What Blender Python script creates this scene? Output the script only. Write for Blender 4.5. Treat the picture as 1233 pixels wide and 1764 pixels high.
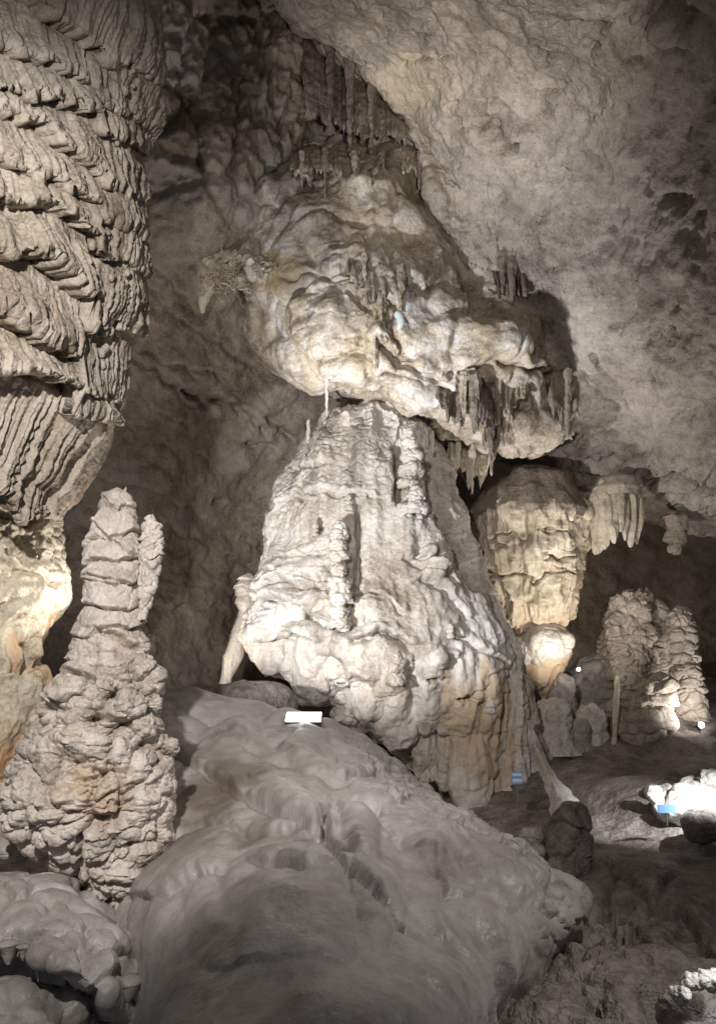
import bpy, math, random
import numpy as np
from mathutils import Vector

for o in list(bpy.data.objects):
    bpy.data.objects.remove(o, do_unlink=True)
scene = bpy.context.scene
COL = scene.collection
rad = math.radians

# ------------------------------------------------------------------ camera
FOC, CX, CY = 1384.0, 616.5, 882.0           # survey scale: photo pixels
CAM = np.array((0.0, 0.0, 1.6)); PITCH = rad(12.5)
cd = bpy.data.cameras.new('camera'); cam = bpy.data.objects.new('camera', cd); COL.objects.link(cam)
cd.sensor_fit = 'VERTICAL'; cd.angle = 2 * math.atan(CY / FOC); cd.clip_end = 300; cd.clip_start = .05
cam.location = CAM; cam.rotation_euler = (math.pi / 2 + PITCH, 0, 0)
scene.camera = cam

# ------------------------------------------------------------------ world, exposure
w = bpy.data.worlds.new('World'); scene.world = w; w.use_nodes = True
w.node_tree.nodes['Background'].inputs[0].default_value = (.88, .91, 1.0, 1)
w.node_tree.nodes['Background'].inputs[1].default_value = .085
vs = scene.view_settings
vs.view_transform = 'Standard'; vs.look = 'None'; vs.exposure = 0.2; vs.gamma = 1.0; vs.use_curve_mapping = False
scene.cycles.use_denoising = True
scene.cycles.max_bounces = 4; scene.cycles.diffuse_bounces = 3
scene.cycles.sample_clamp_indirect = 4

# ------------------------------------------------------------------ survey maths
CP, SP = math.cos(PITCH), math.sin(PITCH)
def pt(px, py, Y):
    """world point seen at photo position (px, py) at the distance Y"""
    a = (np.asarray(px, float) - CX) / FOC; b = -(np.asarray(py, float) - CY) / FOC
    dy = CP - b * SP; dz = SP + b * CP
    k = np.asarray(Y, float) / dy
    return np.stack(np.broadcast_arrays(CAM[0] + a * k, CAM[1] + dy * k, CAM[2] + dz * k), -1)
def project(P):
    d = P - CAM
    f = d[..., 1] * CP + d[..., 2] * SP; u = -d[..., 1] * SP + d[..., 2] * CP
    f = np.maximum(f, .1)
    return CX + FOC * d[..., 0] / f, CY - FOC * u / f

# ------------------------------------------------------------------ lamps of the show cave and added fill spots
def spot(name, loc, target, watts, color, size=70, radius=.12, blend=.9):
    l = bpy.data.lights.new(name, 'SPOT'); l.energy = watts; l.color = color
    l.spot_size = rad(size); l.spot_blend = blend; l.shadow_soft_size = radius
    o = bpy.data.objects.new(name, l); COL.objects.link(o)
    o.location = Vector(loc)
    o.rotation_euler = (Vector(target) - Vector(loc)).to_track_quat('-Z', 'Y').to_euler()
    return o
WARM = (1.0, .82, .60); NEUT = (1.0, .96, .91); COOL = (.92, .95, 1.0)
# ------------------------------------------------------------------ noise
U = np.uint32
def _raw(i, j, k, s):
    with np.errstate(over='ignore'):
        n = i.astype(U) * U(374761393) + j.astype(U) * U(668265263) + k.astype(U) * U(2246822519) + U((s * 3266489917 + 12345) & 0xffffffff)
        n = (n ^ (n >> U(15))) * U(2246822519)
        n = (n ^ (n >> U(13))) * U(3266489917)
        return n ^ (n >> U(16))
def _hash(i, j, k, s):
    return _raw(i, j, k, s).astype(np.float32) * np.float32(1 / 4294967295.0)
def noise(P, seed=0):
    P = np.asarray(P, np.float32)
    f = np.floor(P); r = P - f; i = f.astype(np.int32)
    r = r * r * r * (r * (r * 6 - 15) + 10)
    X, Y, Z = i[..., 0], i[..., 1], i[..., 2]; rx, ry, rz = r[..., 0], r[..., 1], r[..., 2]
    def plane(dz):
        a = _hash(X, Y, Z + dz, seed); b = _hash(X + 1, Y, Z + dz, seed); c = _hash(X, Y + 1, Z + dz, seed); d = _hash(X + 1, Y + 1, Z + dz, seed)
        a = a + (b - a) * rx; c = c + (d - c) * rx
        return a + (c - a) * ry
    a = plane(0); b = plane(1)
    return (a + (b - a) * rz) * 2 - 1
def fbm(P, octaves=4, seed=0, gain=.5, lac=2.03):
    a, t, q, n = 1.0, 0.0, np.asarray(P, float), 0.0
    for o in range(octaves):
        t = t + a * noise(q, seed + o * 17); n += a; a *= gain; q = q * lac + 7.31
    return t / n * 1.5
def worley(P, seed=0):
    P = np.asarray(P, np.float32)
    f = np.floor(P); i = f.astype(np.int32); r = P - f
    F1 = np.full(P.shape[:-1], 9.0, np.float32); F2 = F1.copy(); k = np.float32(1 / 1023.0)
    for dx in (-1, 0, 1):
        for dy in (-1, 0, 1):
            for dz in (-1, 0, 1):
                h = _raw(i[..., 0] + dx, i[..., 1] + dy, i[..., 2] + dz, seed)
                d = (dx + (h & U(1023)) * k - r[..., 0]) ** 2 + (dy + ((h >> U(10)) & U(1023)) * k - r[..., 1]) ** 2 + (dz + ((h >> U(20)) & U(1023)) * k - r[..., 2]) ** 2
                F2 = np.minimum(F2, np.maximum(F1, d)); F1 = np.minimum(F1, d)
    return np.sqrt(F1), np.sqrt(F2)
def sstep(a, b, x):
    t = np.clip((x - a) / (b - a), 0, 1); return t * t * (3 - 2 * t)
S3 = lambda *s: np.array(s, float)

# ------------------------------------------------------------------ surfaces
class Surf:
    """a grid of points that is pushed in and out along its normals"""
    def __init__(s, P, wrap=False, outward=None):
        s.P = P; s.wrap = wrap; s.out = outward; s.att = {}
        s.norm(); s.px, s.py = project(P)
    def norm(s):
        P = s.P
        if s.wrap:
            Q = np.concatenate([P[:, -1:], P, P[:, :1]], 1)
            du = (Q[:, 2:] - Q[:, :-2])
        else:
            du = np.gradient(P, axis=1)
        dv = np.gradient(P, axis=0)
        N = np.cross(du, dv); L = np.linalg.norm(N, axis=-1, keepdims=True); N = N / np.maximum(L, 1e-9)
        if s.out is None:
            if (N * (CAM - P)).sum(-1).mean() < 0: s.out = -1
            else: s.out = 1
        s.N = N * s.out
    def push(s, d):
        s.P = s.P + s.N * d[..., None]; s.norm(); return s
    def face(s):
        v = CAM - s.P; v /= np.linalg.norm(v, axis=-1, keepdims=True)
        return sstep(-.1, .25, (s.N * v).sum(-1))
    # hand tools, placed by eye from the photograph
    def _near(s, x0, x1, y0, y1):
        if not hasattr(s, '_f'): s._f = s.face()
        m = (s.px > x0) & (s.px < x1) & (s.py > y0) & (s.py < y1)
        return m, s.px[m], s.py[m], s._f[m]
    def knob(s, px, py, rx, ry, h, power=1.0):
        m, x, y, f = s._near(px - rx, px + rx, py - ry, py + ry); out = np.zeros(s.px.shape)
        x = x + rx * .3 * fbm(np.stack([x / rx, y / ry, 0 * x + px], -1), 2, 3); y = y + ry * .3 * fbm(np.stack([x / rx, y / ry, 0 * x + py], -1), 2, 4)
        out[m] = h * np.clip(1 - ((x - px) / rx) ** 2 - ((y - py) / ry) ** 2, 0, 1) ** power * f
        return out
    def dent(s, px, py, rx, ry, h):
        m, x, y, f = s._near(px - 2.5 * rx, px + 2.5 * rx, py - 2.5 * ry, py + 2.5 * ry); out = np.zeros(s.px.shape)
        x = x + rx * .7 * fbm(np.stack([x / rx, y / ry, 0 * x + px], -1), 3, 3); y = y + ry * .7 * fbm(np.stack([x / rx, y / ry, 0 * x + py], -1), 3, 4)
        out[m] = -h * np.exp(-(((x - px) / rx) ** 2 + ((y - py) / ry) ** 2) * 1.5) * f
        return out
    def crack(s, line, width, depth, lip=0.0, rough=6.0, reach=4.0):
        """a groove along a line; lip raises the rock above it"""
        L = np.array(line, float); e = width * (reach * 2 + 1) + rough * 2
        m, qx, qy, f = s._near(L[:, 0].min() - e, L[:, 0].max() + e, L[:, 1].min() - e, L[:, 1].max() + e); res = np.zeros(s.px.shape)
        qy = qy + rough * fbm(np.stack([qx / 22, qy / 22, 0 * qx], -1), 2, 5)
        best = np.full(qx.shape, 1e9); side = np.zeros(qx.shape)
        for a, b in zip(L[:-1], L[1:]):
            e = b - a; t = np.clip(((qx - a[0]) * e[0] + (qy - a[1]) * e[1]) / (e @ e), 0, 1)
            dx = qx - a[0] - t * e[0]; dy = qy - a[1] - t * e[1]
            d = np.hypot(dx, dy); k = d < best; best = np.where(k, d, best); side = np.where(k, dy, side)
        out = -depth * np.exp(-(best / width) ** 2)
        if lip: out = out + lip * np.exp(-(best / (width * reach)) ** 2) * sstep(1.5, -1.5, side)
        res[m] = out * f
        return res
def ledges(P, spacing, amp, slope=(0, 0), warp=.7, seed=0, groove=.5, patch=1.0):
    t = (P[..., 2] + slope[0] * P[..., 0] + slope[1] * P[..., 1]) / spacing
    t = t + warp * fbm(P / (spacing * 4), 2, seed) + .35 * warp * fbm(P / (spacing * .9), 2, seed + 3)
    k = np.floor(t); fr = t - k
    r = _hash(k.astype(np.int64), 0 * k.astype(np.int64), 0 * k.astype(np.int64), seed + 9)
    m = sstep(-.35 * patch, .35, noise(P / (spacing * 2.2) + k[..., None] * 3.7, seed + 5)) if patch else 1
    f = 1 - fr
    d = (f ** .8) * (1 - sstep(.86, 1.0, f)) - .45
    g = -groove * np.exp(-(np.minimum(fr, 1 - fr) / .07) ** 2)
    return amp * (.35 + r) * m * (d + g)
def flutes(P, freq, amp, seed=0, lean=0.0, stretch=.12):
    q = np.stack([(P[..., 0] + lean * P[..., 2]) * freq, P[..., 1] * freq, P[..., 2] * freq * stretch], -1)
    q = q + .35 * fbm(P * freq * .35, 2, seed + 2)[..., None]
    return amp * (1 - 2.6 * np.abs(noise(q, seed))) + amp * .5 * (1 - 2.6 * np.abs(noise(q * 2.1 + 9, seed + 1)))
def lumps(P, size, amp, seed=0, squash=1.0):
    F1, F2 = worley(P / size * S3(1, 1, 1 / squash), seed)
    return amp * (np.sqrt(np.clip(1 - (F1 / .85) ** 2, 0, 1)) - .5 - .7 * np.exp(-((F2 - F1) / .10) ** 2))

def interp_rows(rows, n, smooth=1.0):
    rows = np.array([r if len(r) == 4 else (*r, 0.0) for r in rows], float)
    t = np.linspace(rows[0, 0], rows[-1, 0], n)
    k = max(3, int(n * .012 * smooth)) | 1
    ker = np.hanning(k + 2)[1:-1]; ker /= ker.sum(); h = k // 2
    out = [t]
    for c in (1, 2, 3):
        v = np.interp(t, rows[:, 0], rows[:, c])
        v = np.convolve(np.concatenate([np.full(h, v[0]), v, np.full(h, v[-1])]), ker, 'valid'); out.append(v)
    return out
def column(rows, Y, depth=.8, nu=200, nv=200, front=.75, cap=True, foot=False, smooth=1.0, phi=None):
    py, xl, xr, dy = interp_rows(rows, nv, smooth)
    Yc = Y + dy
    A, B = pt(xl, py, Yc), pt(xr, py, Yc)
    c = (A + B) / 2; hw = (B[:, 0] - A[:, 0]) / 2
    if phi is None:
        nf = int(nu * front)
        ph = np.concatenate([np.linspace(-.25, math.pi + .25, nf, endpoint=False), np.linspace(math.pi + .25, 2 * math.pi - .25, nu - nf, endpoint=False)])
        wrap = True
    else:
        ph = np.linspace(phi[0], phi[1], nu); wrap = False
    x = c[:, 0:1] + hw[:, None] * np.cos(ph)[None]
    y = c[:, 1:2] - hw[:, None] * depth * np.sin(ph)[None]
    z = np.repeat(c[:, 2:3], nu if phi is not None else len(ph), 1)
    P = np.stack([x, y, z], -1)
    if cap and wrap:
        top = np.repeat(P[:1].mean(1, keepdims=True), P.shape[1], 1) + S3(0, 0, hw[0] * .25)
        P = np.concatenate([top * .98 + P[:1] * .02, top * .5 + P[:1] * .5, P], 0)
    if foot and wrap:
        bot = np.repeat(P[-1:].mean(1, keepdims=True), P.shape[1], 1) - S3(0, 0, hw[-1] * .25)
        P = np.concatenate([P, bot * .5 + P[-1:] * .5, bot * .98 + P[-1:] * .02], 0)
    s = Surf(P, wrap, 1)
    cc = s.P.mean(1, keepdims=True)
    if (s.N * (s.P - cc)).sum() < 0: s.out = -1; s.norm()
    return s
def front(rows, Y, depth, px, py):
    """distance of a column's near side at a photo position"""
    r = np.array([q[:3] for q in rows], float); a = np.interp(py, r[:, 0], r[:, 1]); b = np.interp(py, r[:, 0], r[:, 2])
    c, h = (a + b) / 2, (b - a) / 2; q = min(abs(px - c) / max(h, 1), .97)
    return Y - h * Y / FOC * depth * math.sqrt(1 - q * q)
def catmull(C, n):
    """C (m, k, 3) resampled to n along the first axis"""
    m = len(C); t = np.linspace(0, m - 1, n); i = np.minimum(t.astype(int), m - 2); f = (t - i)[:, None, None]
    g = lambda j: C[np.clip(j, 0, m - 1)]
    p0, p1, p2, p3 = g(i - 1), g(i), g(i + 1), g(i + 2)
    p0 = np.where((i == 0)[:, None, None], 2 * p1 - p2, p0); p3 = np.where((i == m - 2)[:, None, None], 2 * p2 - p1, p3)
    return .5 * (2 * p1 + (p2 - p0) * f + (2 * p0 - 5 * p1 + 4 * p2 - p3) * f * f + (3 * p1 - p0 - 3 * p2 + p3) * f ** 3)
def patch(ctrl, nu, nv):
    """ctrl: rows of (px, py, Y)"""
    C = np.array(ctrl, float)
    W = pt(C[..., 0], C[..., 1], C[..., 2])
    G = catmull(W, nv)
    G = catmull(G.transpose(1, 0, 2), nu).transpose(1, 0, 2)
    return Surf(G)

# ------------------------------------------------------------------ objects
def tag(o, label=None, cat=None, group=None, kind=None):
    if label: o['label'] = label
    if cat: o['category'] = cat
    if group: o['group'] = group
    if kind: o['kind'] = kind
    return o
def empty(name, loc, label, cat, group=None):
    o = bpy.data.objects.new(name, None); COL.objects.link(o); o.location = Vector(loc); o.empty_display_size = .2
    return tag(o, label, cat, group)
def world_loc(o):
    v = np.array(o.location)
    return v + (world_loc(o.parent) if o.parent else 0)
def meshobj(name, V, F, mat, parent=None, base=None, att=None, smooth=True):
    """V (n,3) in world space; F (m,4) or (m,3) indices"""
    V = np.asarray(V, float); F = np.asarray(F)
    B = world_loc(parent) if parent is not None else (np.array(base, float) if base is not None else np.zeros(3))
    me = bpy.data.meshes.new(name); k = F.shape[1]
    me.vertices.add(len(V)); me.vertices.foreach_set('co', (V - B).astype(np.float32).ravel())
    me.loops.add(F.size); me.loops.foreach_set('vertex_index', F.astype(np.int32).ravel())
    me.polygons.add(len(F)); me.polygons.foreach_set('loop_start', np.arange(0, F.size, k, dtype=np.int32))
    me.polygons.foreach_set('use_smooth', np.full(len(F), smooth))
    for n, a in (att or {}).items():
        at = me.attributes.new(n, 'FLOAT', 'POINT'); at.data.foreach_set('value', np.asarray(a, np.float32).ravel())
    me.update(calc_edges=True); me.materials.append(mat)
    o = bpy.data.objects.new(name, me); COL.objects.link(o)
    if parent is not None: o.parent = parent
    elif base is not None: o.location = Vector(base)
    return o
def emit(s, name, mat, parent=None, base=None):
    nv, nu = s.P.shape[:2]
    idx = np.arange(nv * nu).reshape(nv, nu)
    if s.wrap: idx = np.concatenate([idx, idx[:, :1]], 1)
    F = np.stack([idx[:-1, :-1], idx[:-1, 1:], idx[1:, 1:], idx[1:, :-1]], -1).reshape(-1, 4)
    if s.out < 0: F = F[:, ::-1]
    return meshobj(name, s.P.reshape(-1, 3), F, mat, parent, base, {k: np.broadcast_to(v, (nv, nu)) for k, v in s.att.items()})
def structure(o): return tag(o, kind='structure')
def tube(path, radii, n=8, closed_tip=True):
    path = np.array(path, float); m = len(path)
    T = np.gradient(path, axis=0); T /= np.linalg.norm(T, axis=1, keepdims=True) + 1e-9
    ref = np.where(np.abs(T[:, 2:3]) > .9, S3(1, 0, 0), S3(0, 0, 1))
    A = np.cross(T, ref); A /= np.linalg.norm(A, axis=1, keepdims=True); B = np.cross(T, A)
    ph = np.linspace(0, 2 * math.pi, n, endpoint=False); r = np.array(radii, float)[:, None, None]
    V = path[:, None] + r * (np.cos(ph)[None, :, None] * A[:, None] + np.sin(ph)[None, :, None] * B[:, None])
    idx = np.arange(m * n).reshape(m, n); idx = np.concatenate([idx, idx[:, :1]], 1)
    F = np.stack([idx[:-1, :-1], idx[:-1, 1:], idx[1:, 1:], idx[1:, :-1]], -1).reshape(-1, 4)
    return V.reshape(-1, 3), F
def boxmesh(c, size, bevel=0):
    x, y, z = np.array(size) / 2
    V = np.array([(sx * x, sy * y, sz * z) for sx in (-1, 1) for sy in (-1, 1) for sz in (-1, 1)]) + np.array(c)
    F = [(0, 1, 3, 2), (4, 6, 7, 5), (0, 4, 5, 1), (2, 3, 7, 6), (0, 2, 6, 4), (1, 5, 7, 3)]
    return V, np.array(F)

# ------------------------------------------------------------------ materials
def stone(name, dark, mid, light, big=.5, fine=5.0, streak=.35, rough=.62, bump=.5, stain_glow=(.45, .22, .08), stain_shade=(.05, .035, .025), grain=28.0, pit=0.0, spread=.105):
    m = bpy.data.materials.new(name); m.use_nodes = True; nt = m.node_tree; N = nt.nodes; L = nt.links
    b = N['Principled BSDF']
    geo = N.new('ShaderNodeNewGeometry'); pos = geo.outputs['Position']
    def nz(scale, det=6, rgh=.6, vec=pos, dist=0.0):
        n = N.new('ShaderNodeTexNoise'); n.inputs['Scale'].default_value = scale; n.inputs['Detail'].default_value = det
        n.inputs['Roughness'].default_value = rgh; n.inputs['Distortion'].default_value = dist; L.new(vec, n.inputs['Vector']); return n.outputs['Fac']
    def mp(sc):
        n = N.new('ShaderNodeMapping'); n.inputs['Scale'].default_value = sc; L.new(pos, n.inputs['Vector']); return n.outputs['Vector']
    def math_(op, a, c):
        n = N.new('ShaderNodeMath'); n.operation = op
        for k, v in enumerate((a, c)):
            if isinstance(v, (int, float)): n.inputs[k].default_value = v
            else: L.new(v, n.inputs[k])
        return n.outputs[0]
    def mix(f, a, c):
        n = N.new('ShaderNodeMix'); n.data_type = 'RGBA'; L.new(f, n.inputs[0])
        for k, v in ((6, a), (7, c)):
            if isinstance(v, tuple): n.inputs[k].default_value = (*v, 1)
            else: L.new(v, n.inputs[k])
        return n.outputs[2]
    n1, n2 = nz(big, 4, .62, dist=.4), nz(fine, 4, .65)
    ns = nz(1.0, 3, .6, mp((fine * 1.3, fine * 1.3, fine * .11)))
    n3 = nz(fine * 5.5, 4, .7)
    f = math_('ADD', math_('ADD', math_('MULTIPLY', n1, .38), math_('MULTIPLY', n3, .27)), math_('ADD', math_('MULTIPLY', n2, .35 - streak * .3), math_('MULTIPLY', ns, streak * .3)))
    r = N.new('ShaderNodeValToRGB'); L.new(f, r.inputs[0]); e = r.color_ramp.elements
    e[0].position = .505 - spread; e[0].color = (*dark, 1); e[1].position = .505 + spread; e[1].color = (*light, 1)
    x = e.new(.5); x.color = (*mid, 1)
    col = r.outputs[0]
    sm = N.new('ShaderNodeMapRange'); L.new(ns, sm.inputs[0]); sm.inputs[1].default_value = .56; sm.inputs[2].default_value = .74; sm.inputs[3].default_value = 0; sm.inputs[4].default_value = streak
    col = mix(sm.outputs[0], col, dark)
    for an, c in (('stain_glow', stain_glow), ('dark', stain_shade)):
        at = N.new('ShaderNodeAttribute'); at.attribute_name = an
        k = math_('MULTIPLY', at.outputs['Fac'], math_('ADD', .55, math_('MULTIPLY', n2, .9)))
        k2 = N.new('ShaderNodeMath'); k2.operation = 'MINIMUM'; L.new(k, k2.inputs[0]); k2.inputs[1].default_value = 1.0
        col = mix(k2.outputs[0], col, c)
    L.new(col, b.inputs['Base Color'])
    b.inputs['Roughness'].default_value = rough; b.inputs['Specular IOR Level'].default_value = .35
    h = math_('ADD', math_('MULTIPLY', nz(grain * .35, 4, .66), 1.0), math_('MULTIPLY', nz(grain * 2.2, 2, .6), .22))
    if pit:
        v = N.new('ShaderNodeTexVoronoi'); v.inputs['Scale'].default_value = grain * .5; L.new(pos, v.inputs['Vector'])
        h = math_('ADD', h, math_('MULTIPLY', v.outputs['Distance'], pit))
    bp = N.new('ShaderNodeBump'); bp.inputs['Strength'].default_value = bump; bp.inputs['Distance'].default_value = .10
    L.new(h, bp.inputs['Height']); L.new(bp.outputs[0], b.inputs['Normal'])
    return m
def plain(name, color, rough=.5, metal=0.0, emit_=None, strength=0.0):
    m = bpy.data.materials.new(name); m.use_nodes = True; b = m.node_tree.nodes['Principled BSDF']
    nz = m.node_tree.nodes.new('ShaderNodeTexNoise'); nz.inputs['Scale'].default_value = 40
    mx = m.node_tree.nodes.new('ShaderNodeMix'); mx.data_type = 'RGBA'; m.node_tree.links.new(nz.outputs['Fac'], mx.inputs[0])
    mx.inputs[6].default_value = (*[c * .85 for c in color], 1); mx.inputs[7].default_value = (*color, 1)
    m.node_tree.links.new(mx.outputs[2], b.inputs['Base Color'])
    b.inputs['Roughness'].default_value = rough; b.inputs['Metallic'].default_value = metal
    if emit_: b.inputs['Emission Color'].default_value = (*emit_, 1); b.inputs['Emission Strength'].default_value = strength
    return m
M = dict(
    curtain=stone('curtain_stone', (.21, .165, .125), (.42, .36, .295), (.58, .515, .44), .6, 5, .4),
    cream=stone('cream_stone', (.33, .255, .17), (.585, .51, .40), (.74, .675, .56), .7, 5, .4),
    pink=stone('pinkish_stone', (.28, .23, .19), (.53, .465, .41), (.69, .625, .565), .9, 6, .2, stain_glow=(.42, .27, .15)),
    white=stone('white_calcite', (.35, .29, .23), (.62, .575, .52), (.77, .755, .745), .55, 4, .5, stain_glow=(.58, .42, .27)),
    blueish=stone('pale_ceiling_calcite', (.19, .135, .085), (.48, .42, .34), (.72, .715, .74), .75, 3.5, .3, stain_glow=(.36, .28, .16)),
    ceiling=stone('ceiling_limestone', (.20, .165, .135), (.375, .33, .29), (.535, .48, .425), .45, 3, .15, bump=.9, grain=16, stain_glow=(.62, .52, .37)),
    wall=stone('brown_limestone', (.135, .105, .078), (.28, .232, .185), (.40, .345, .285), .5, 3, .15, bump=.7, grain=14, stain_glow=(.40, .365, .35)),
    rough=stone('dark_rough_limestone', (.06, .045, .04), (.18, .145, .125), (.40, .36, .35), .9, 5, .3, bump=.8, grain=16),
    floor=stone('smooth_flowstone', (.20, .175, .155), (.365, .337, .317), (.52, .49, .47), .6, 1.3, .06, rough=.40, bump=.28, grain=13, stain_shade=(.13, .095, .065), spread=.135),
    mud=stone('muddy_floor_rock', (.085, .07, .062), (.22, .19, .172), (.36, .32, .295), .6, 3, .1, bump=.9, grain=16),
    dark=stone('dark_stalactite', (.07, .055, .045), (.19, .155, .13), (.34, .295, .255), .8, 5, .5),
    brown=stone('brown_stalactite', (.17, .135, .10), (.36, .305, .24), (.52, .465, .39), .8, 5, .5),
)
# spots, mostly unseen: floods and uplights among formations, path floods by camera, added fills
spot('flood_behind_stalagmite', pt(150, 1130, 9.0), pt(670, 900, 16), 2500, (1, .975, .955), 60, .10, .5)
spot('crest_lamp', pt(520, 1243, 12.6), pt(780, 1150, 14.6), 200, (1, .88, .74), 140, .12, .8)
spot('right_ceiling_fill', pt(1090, 1270, 17.2), pt(960, 420, 15), 1000, (1, .96, .94), 58, .2)  # unseen spot added as fill to even out the right ceiling
spot('boss_uplight', pt(560, 1285, 13.2), pt(690, 430, 15.0), 350, COOL, 100, .25)
spot('boss_flood', pt(195, 1160, 9.3), pt(700, 490, 14.5), 2700, (.97, .97, 1), 46, .2, .8)
spot('ridge_flood', (1.2, .8, 2.4), pt(790, 150, 13.3), 5000, (1, .92, .80), 27, .2, 1.0)
spot('alcove_fill', pt(300, 1225, 14.5), pt(380, 150, 14.5), 650, (1, .93, .88), 70, .25)  # added spot that lifts the black upper left recess
spot('wall_fill', pt(345, 1225, 15.5), pt(350, 760, 19), 260, (1, .90, .78), 120, .2)  # added spot, brings up the left back wall
spot('void_fill', pt(1010, 1190, 22), pt(1120, 980, 27), 220, (1, .88, .74), 130, .2)  # unseen spot added so the right void is not black
spot('warm_uplight_left', pt(195, 1090, 9.2), pt(60, 900, 9), 100, (1, .94, .85), 150, .08)
spot('uplight_under_bell', pt(1000, 1185, 16.6), pt(960, 880, 18.6), 300, (1, .91, .79), 140, .08)
spot('uplight_recess', pt(1225, 1240, 17.5), pt(1130, 1150, 19), 130, NEUT, 150, .08)
spot('spot_on_right_rock', pt(1300, 1250, 11.5), pt(1180, 1390, 13), 700, COOL, 60, .05)
spot('path_flood_left', (-1.7, .9, 4.8), pt(120, 790, 8), 2500, NEUT, 86, .10, .7)
spot('path_flood_right', (4.2, 4.6, 5.2), pt(740, 1500, 7.8), 720, (1, .96, .94), 64, .3, 1.0)
spot('corner_lamp', pt(1330, 1560, 4.6), pt(1200, 1695, 5.0), 25, COOL, 60, .05)
# ================================================================== the setting
# back wall of the cavern, from the left wing round to the dark recess on the right
s = patch([
    [(-500, -300, 9), (120, -300, 10), (280, -300, 10.5), (420, -300, 11.5), (560, -300, 12), (800, -300, 13), (1200, -300, 16), (1900, -300, 16)],
    [(-500, 0, 12), (150, 0, 13), (280, 0, 13), (420, 0, 14.2), (540, 0, 14.9), (800, 0, 16.5), (1250, 0, 20), (1900, 0, 20)],
    [(-500, 200, 13), (150, 200, 14), (280, 200, 14), (420, 200, 15), (560, 200, 15.7), (800, 200, 17.5), (1250, 200, 22), (1900, 200, 22)],
    [(-500, 400, 14), (150, 400, 15), (280, 400, 15.2), (420, 420, 16), (560, 420, 18.5), (800, 420, 22), (1250, 420, 24), (1900, 420, 24)],
    [(-500, 600, 15), (150, 600, 17), (280, 600, 17.5), (420, 600, 18.6), (560, 620, 20), (800, 620, 23.5), (1250, 620, 26), (1900, 620, 25)],
    [(-500, 800, 15), (150, 800, 18), (280, 800, 19), (420, 800, 20.5), (560, 800, 22), (800, 800, 24.5), (1250, 800, 27), (1900, 800, 25)],
    [(-500, 1000, 15), (150, 1000, 18.5), (280, 1000, 20), (420, 1000, 22), (560, 1000, 23.5), (800, 1000, 25), (1250, 1000, 28), (1900, 1000, 25)],
    [(-500, 1250, 14), (150, 1250, 18), (280, 1250, 20), (420, 1250, 22), (560, 1250, 24), (800, 1250, 25), (1250, 1250, 28), (1900, 1250, 24)],
    [(-500, 1500, 13), (150, 1500, 17), (280, 1500, 19), (420, 1500, 21), (560, 1500, 23), (800, 1500, 24), (1250, 1500, 27), (1900, 1500, 23)],
], 420, 420)
P = s.P
ul = sstep(420, 250, s.py - .35 * (s.px - 300)) * sstep(800, 560, s.px)
d = .45 * fbm(P * .35, 4, 11) + .10 * fbm(P * 1.6, 3, 12)
d += ul * (.22 * lumps(P, .9, 1, 21, 1.5) + .10 * (1 - 2.5 * np.abs(fbm(P * 2.2, 3, 22))) + .05 * fbm(P * 6, 3, 23))
d += (1 - ul) * .05 * ledges(P, .7, 2.2, (.55, -.3), .9, 24)
# folds of the left wall that dip to the right
for ln, wd, dp in (([(210, 600), (300, 660), (350, 690), (430, 700), (520, 760)], 6, .18), ([(320, 670), (380, 690)], 9, .35), ([(260, 500), (330, 560), (420, 620), (470, 660)], 4, .12),
                   ([(280, 620), (360, 640), (420, 690), (455, 740)], 4, .14), ([(300, 540), (350, 560)], 4, .1), ([(430, 765), (470, 770)], 6, .25), ([(330, 920), (400, 960)], 4, .1), ([(250, 450), (300, 490), (350, 545)], 3, .12)):
    d += s.crack(ln, wd, dp, dp * .5)
d += s.dent(382, 866, 9, 9, .3)
s.push(d); P = s.P
F1, F2 = worley(P / .5, 31)
s.push((.012 + .02 * ul) * fbm(P * 9, 3, 32))
s.att['dark'] = .45 * ul * sstep(0, .5, fbm(P * .8, 3, 36))
s.att['stain_glow'] = ul * sstep(.0, .5, fbm(P * 1.1, 4, 37)) * .9 + (1 - ul) * .35 * sstep(0, .6, fbm(P * .5, 3, 38))
structure(emit(s, 'cave_wall', M['wall']))

# the ceiling, sloping up over the visitor from its lip above the right recess
s = patch([
    [(520, -200, 13), (430, -200, 9.5), (560, -200, 9), (750, -200, 8), (1000, -200, 7), (1250, -200, 6), (1700, -200, 5.5)],
    [(560, 10, 17), (505, 0, 13), (590, 0, 12.5), (750, 0, 11.5), (1000, 0, 10), (1250, 0, 8.5), (1700, 0, 7.5)],
    [(650, 120, 18), (606, 102, 14), (665, 110, 13.7), (800, 150, 13), (1030, 180, 12), (1260, 200, 10.5), (1700, 200, 9)],
    [(730, 230, 18), (696, 205, 15), (742, 250, 14.9), (850, 330, 14.6), (1050, 400, 14), (1270, 430, 12.5), (1700, 430, 11)],
    [(735, 350, 18), (738, 335, 15.3), (790, 420, 15.1), (900, 540, 15.8), (1080, 620, 16.2), (1280, 640, 14.5), (1700, 650, 13)],
    [(800, 480, 19.5), (795, 470, 16.6), (850, 590, 16.9), (950, 720, 18.2), (1090, 770, 18.4), (1290, 790, 17), (1700, 800, 15)],
    [(840, 690, 22.5), (825, 650, 19.8), (880, 765, 20.2), (960, 822, 20.6), (1090, 852, 20), (1280, 875, 18.5), (1700, 890, 16)],
    [(860, 760, 25), (830, 715, 22), (880, 795, 22), (970, 842, 22.5), (1100, 880, 22), (1290, 915, 21), (1700, 920, 19)],
    [(860, 770, 27), (830, 720, 27), (880, 790, 27), (970, 840, 27.5), (1100, 880, 27.5), (1290, 905, 27), (1700, 900, 26)],
], 430, 400)
uu = np.linspace(0, 1, 430)[None]; eg = sstep(.30, .05, uu)[..., None]
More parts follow.
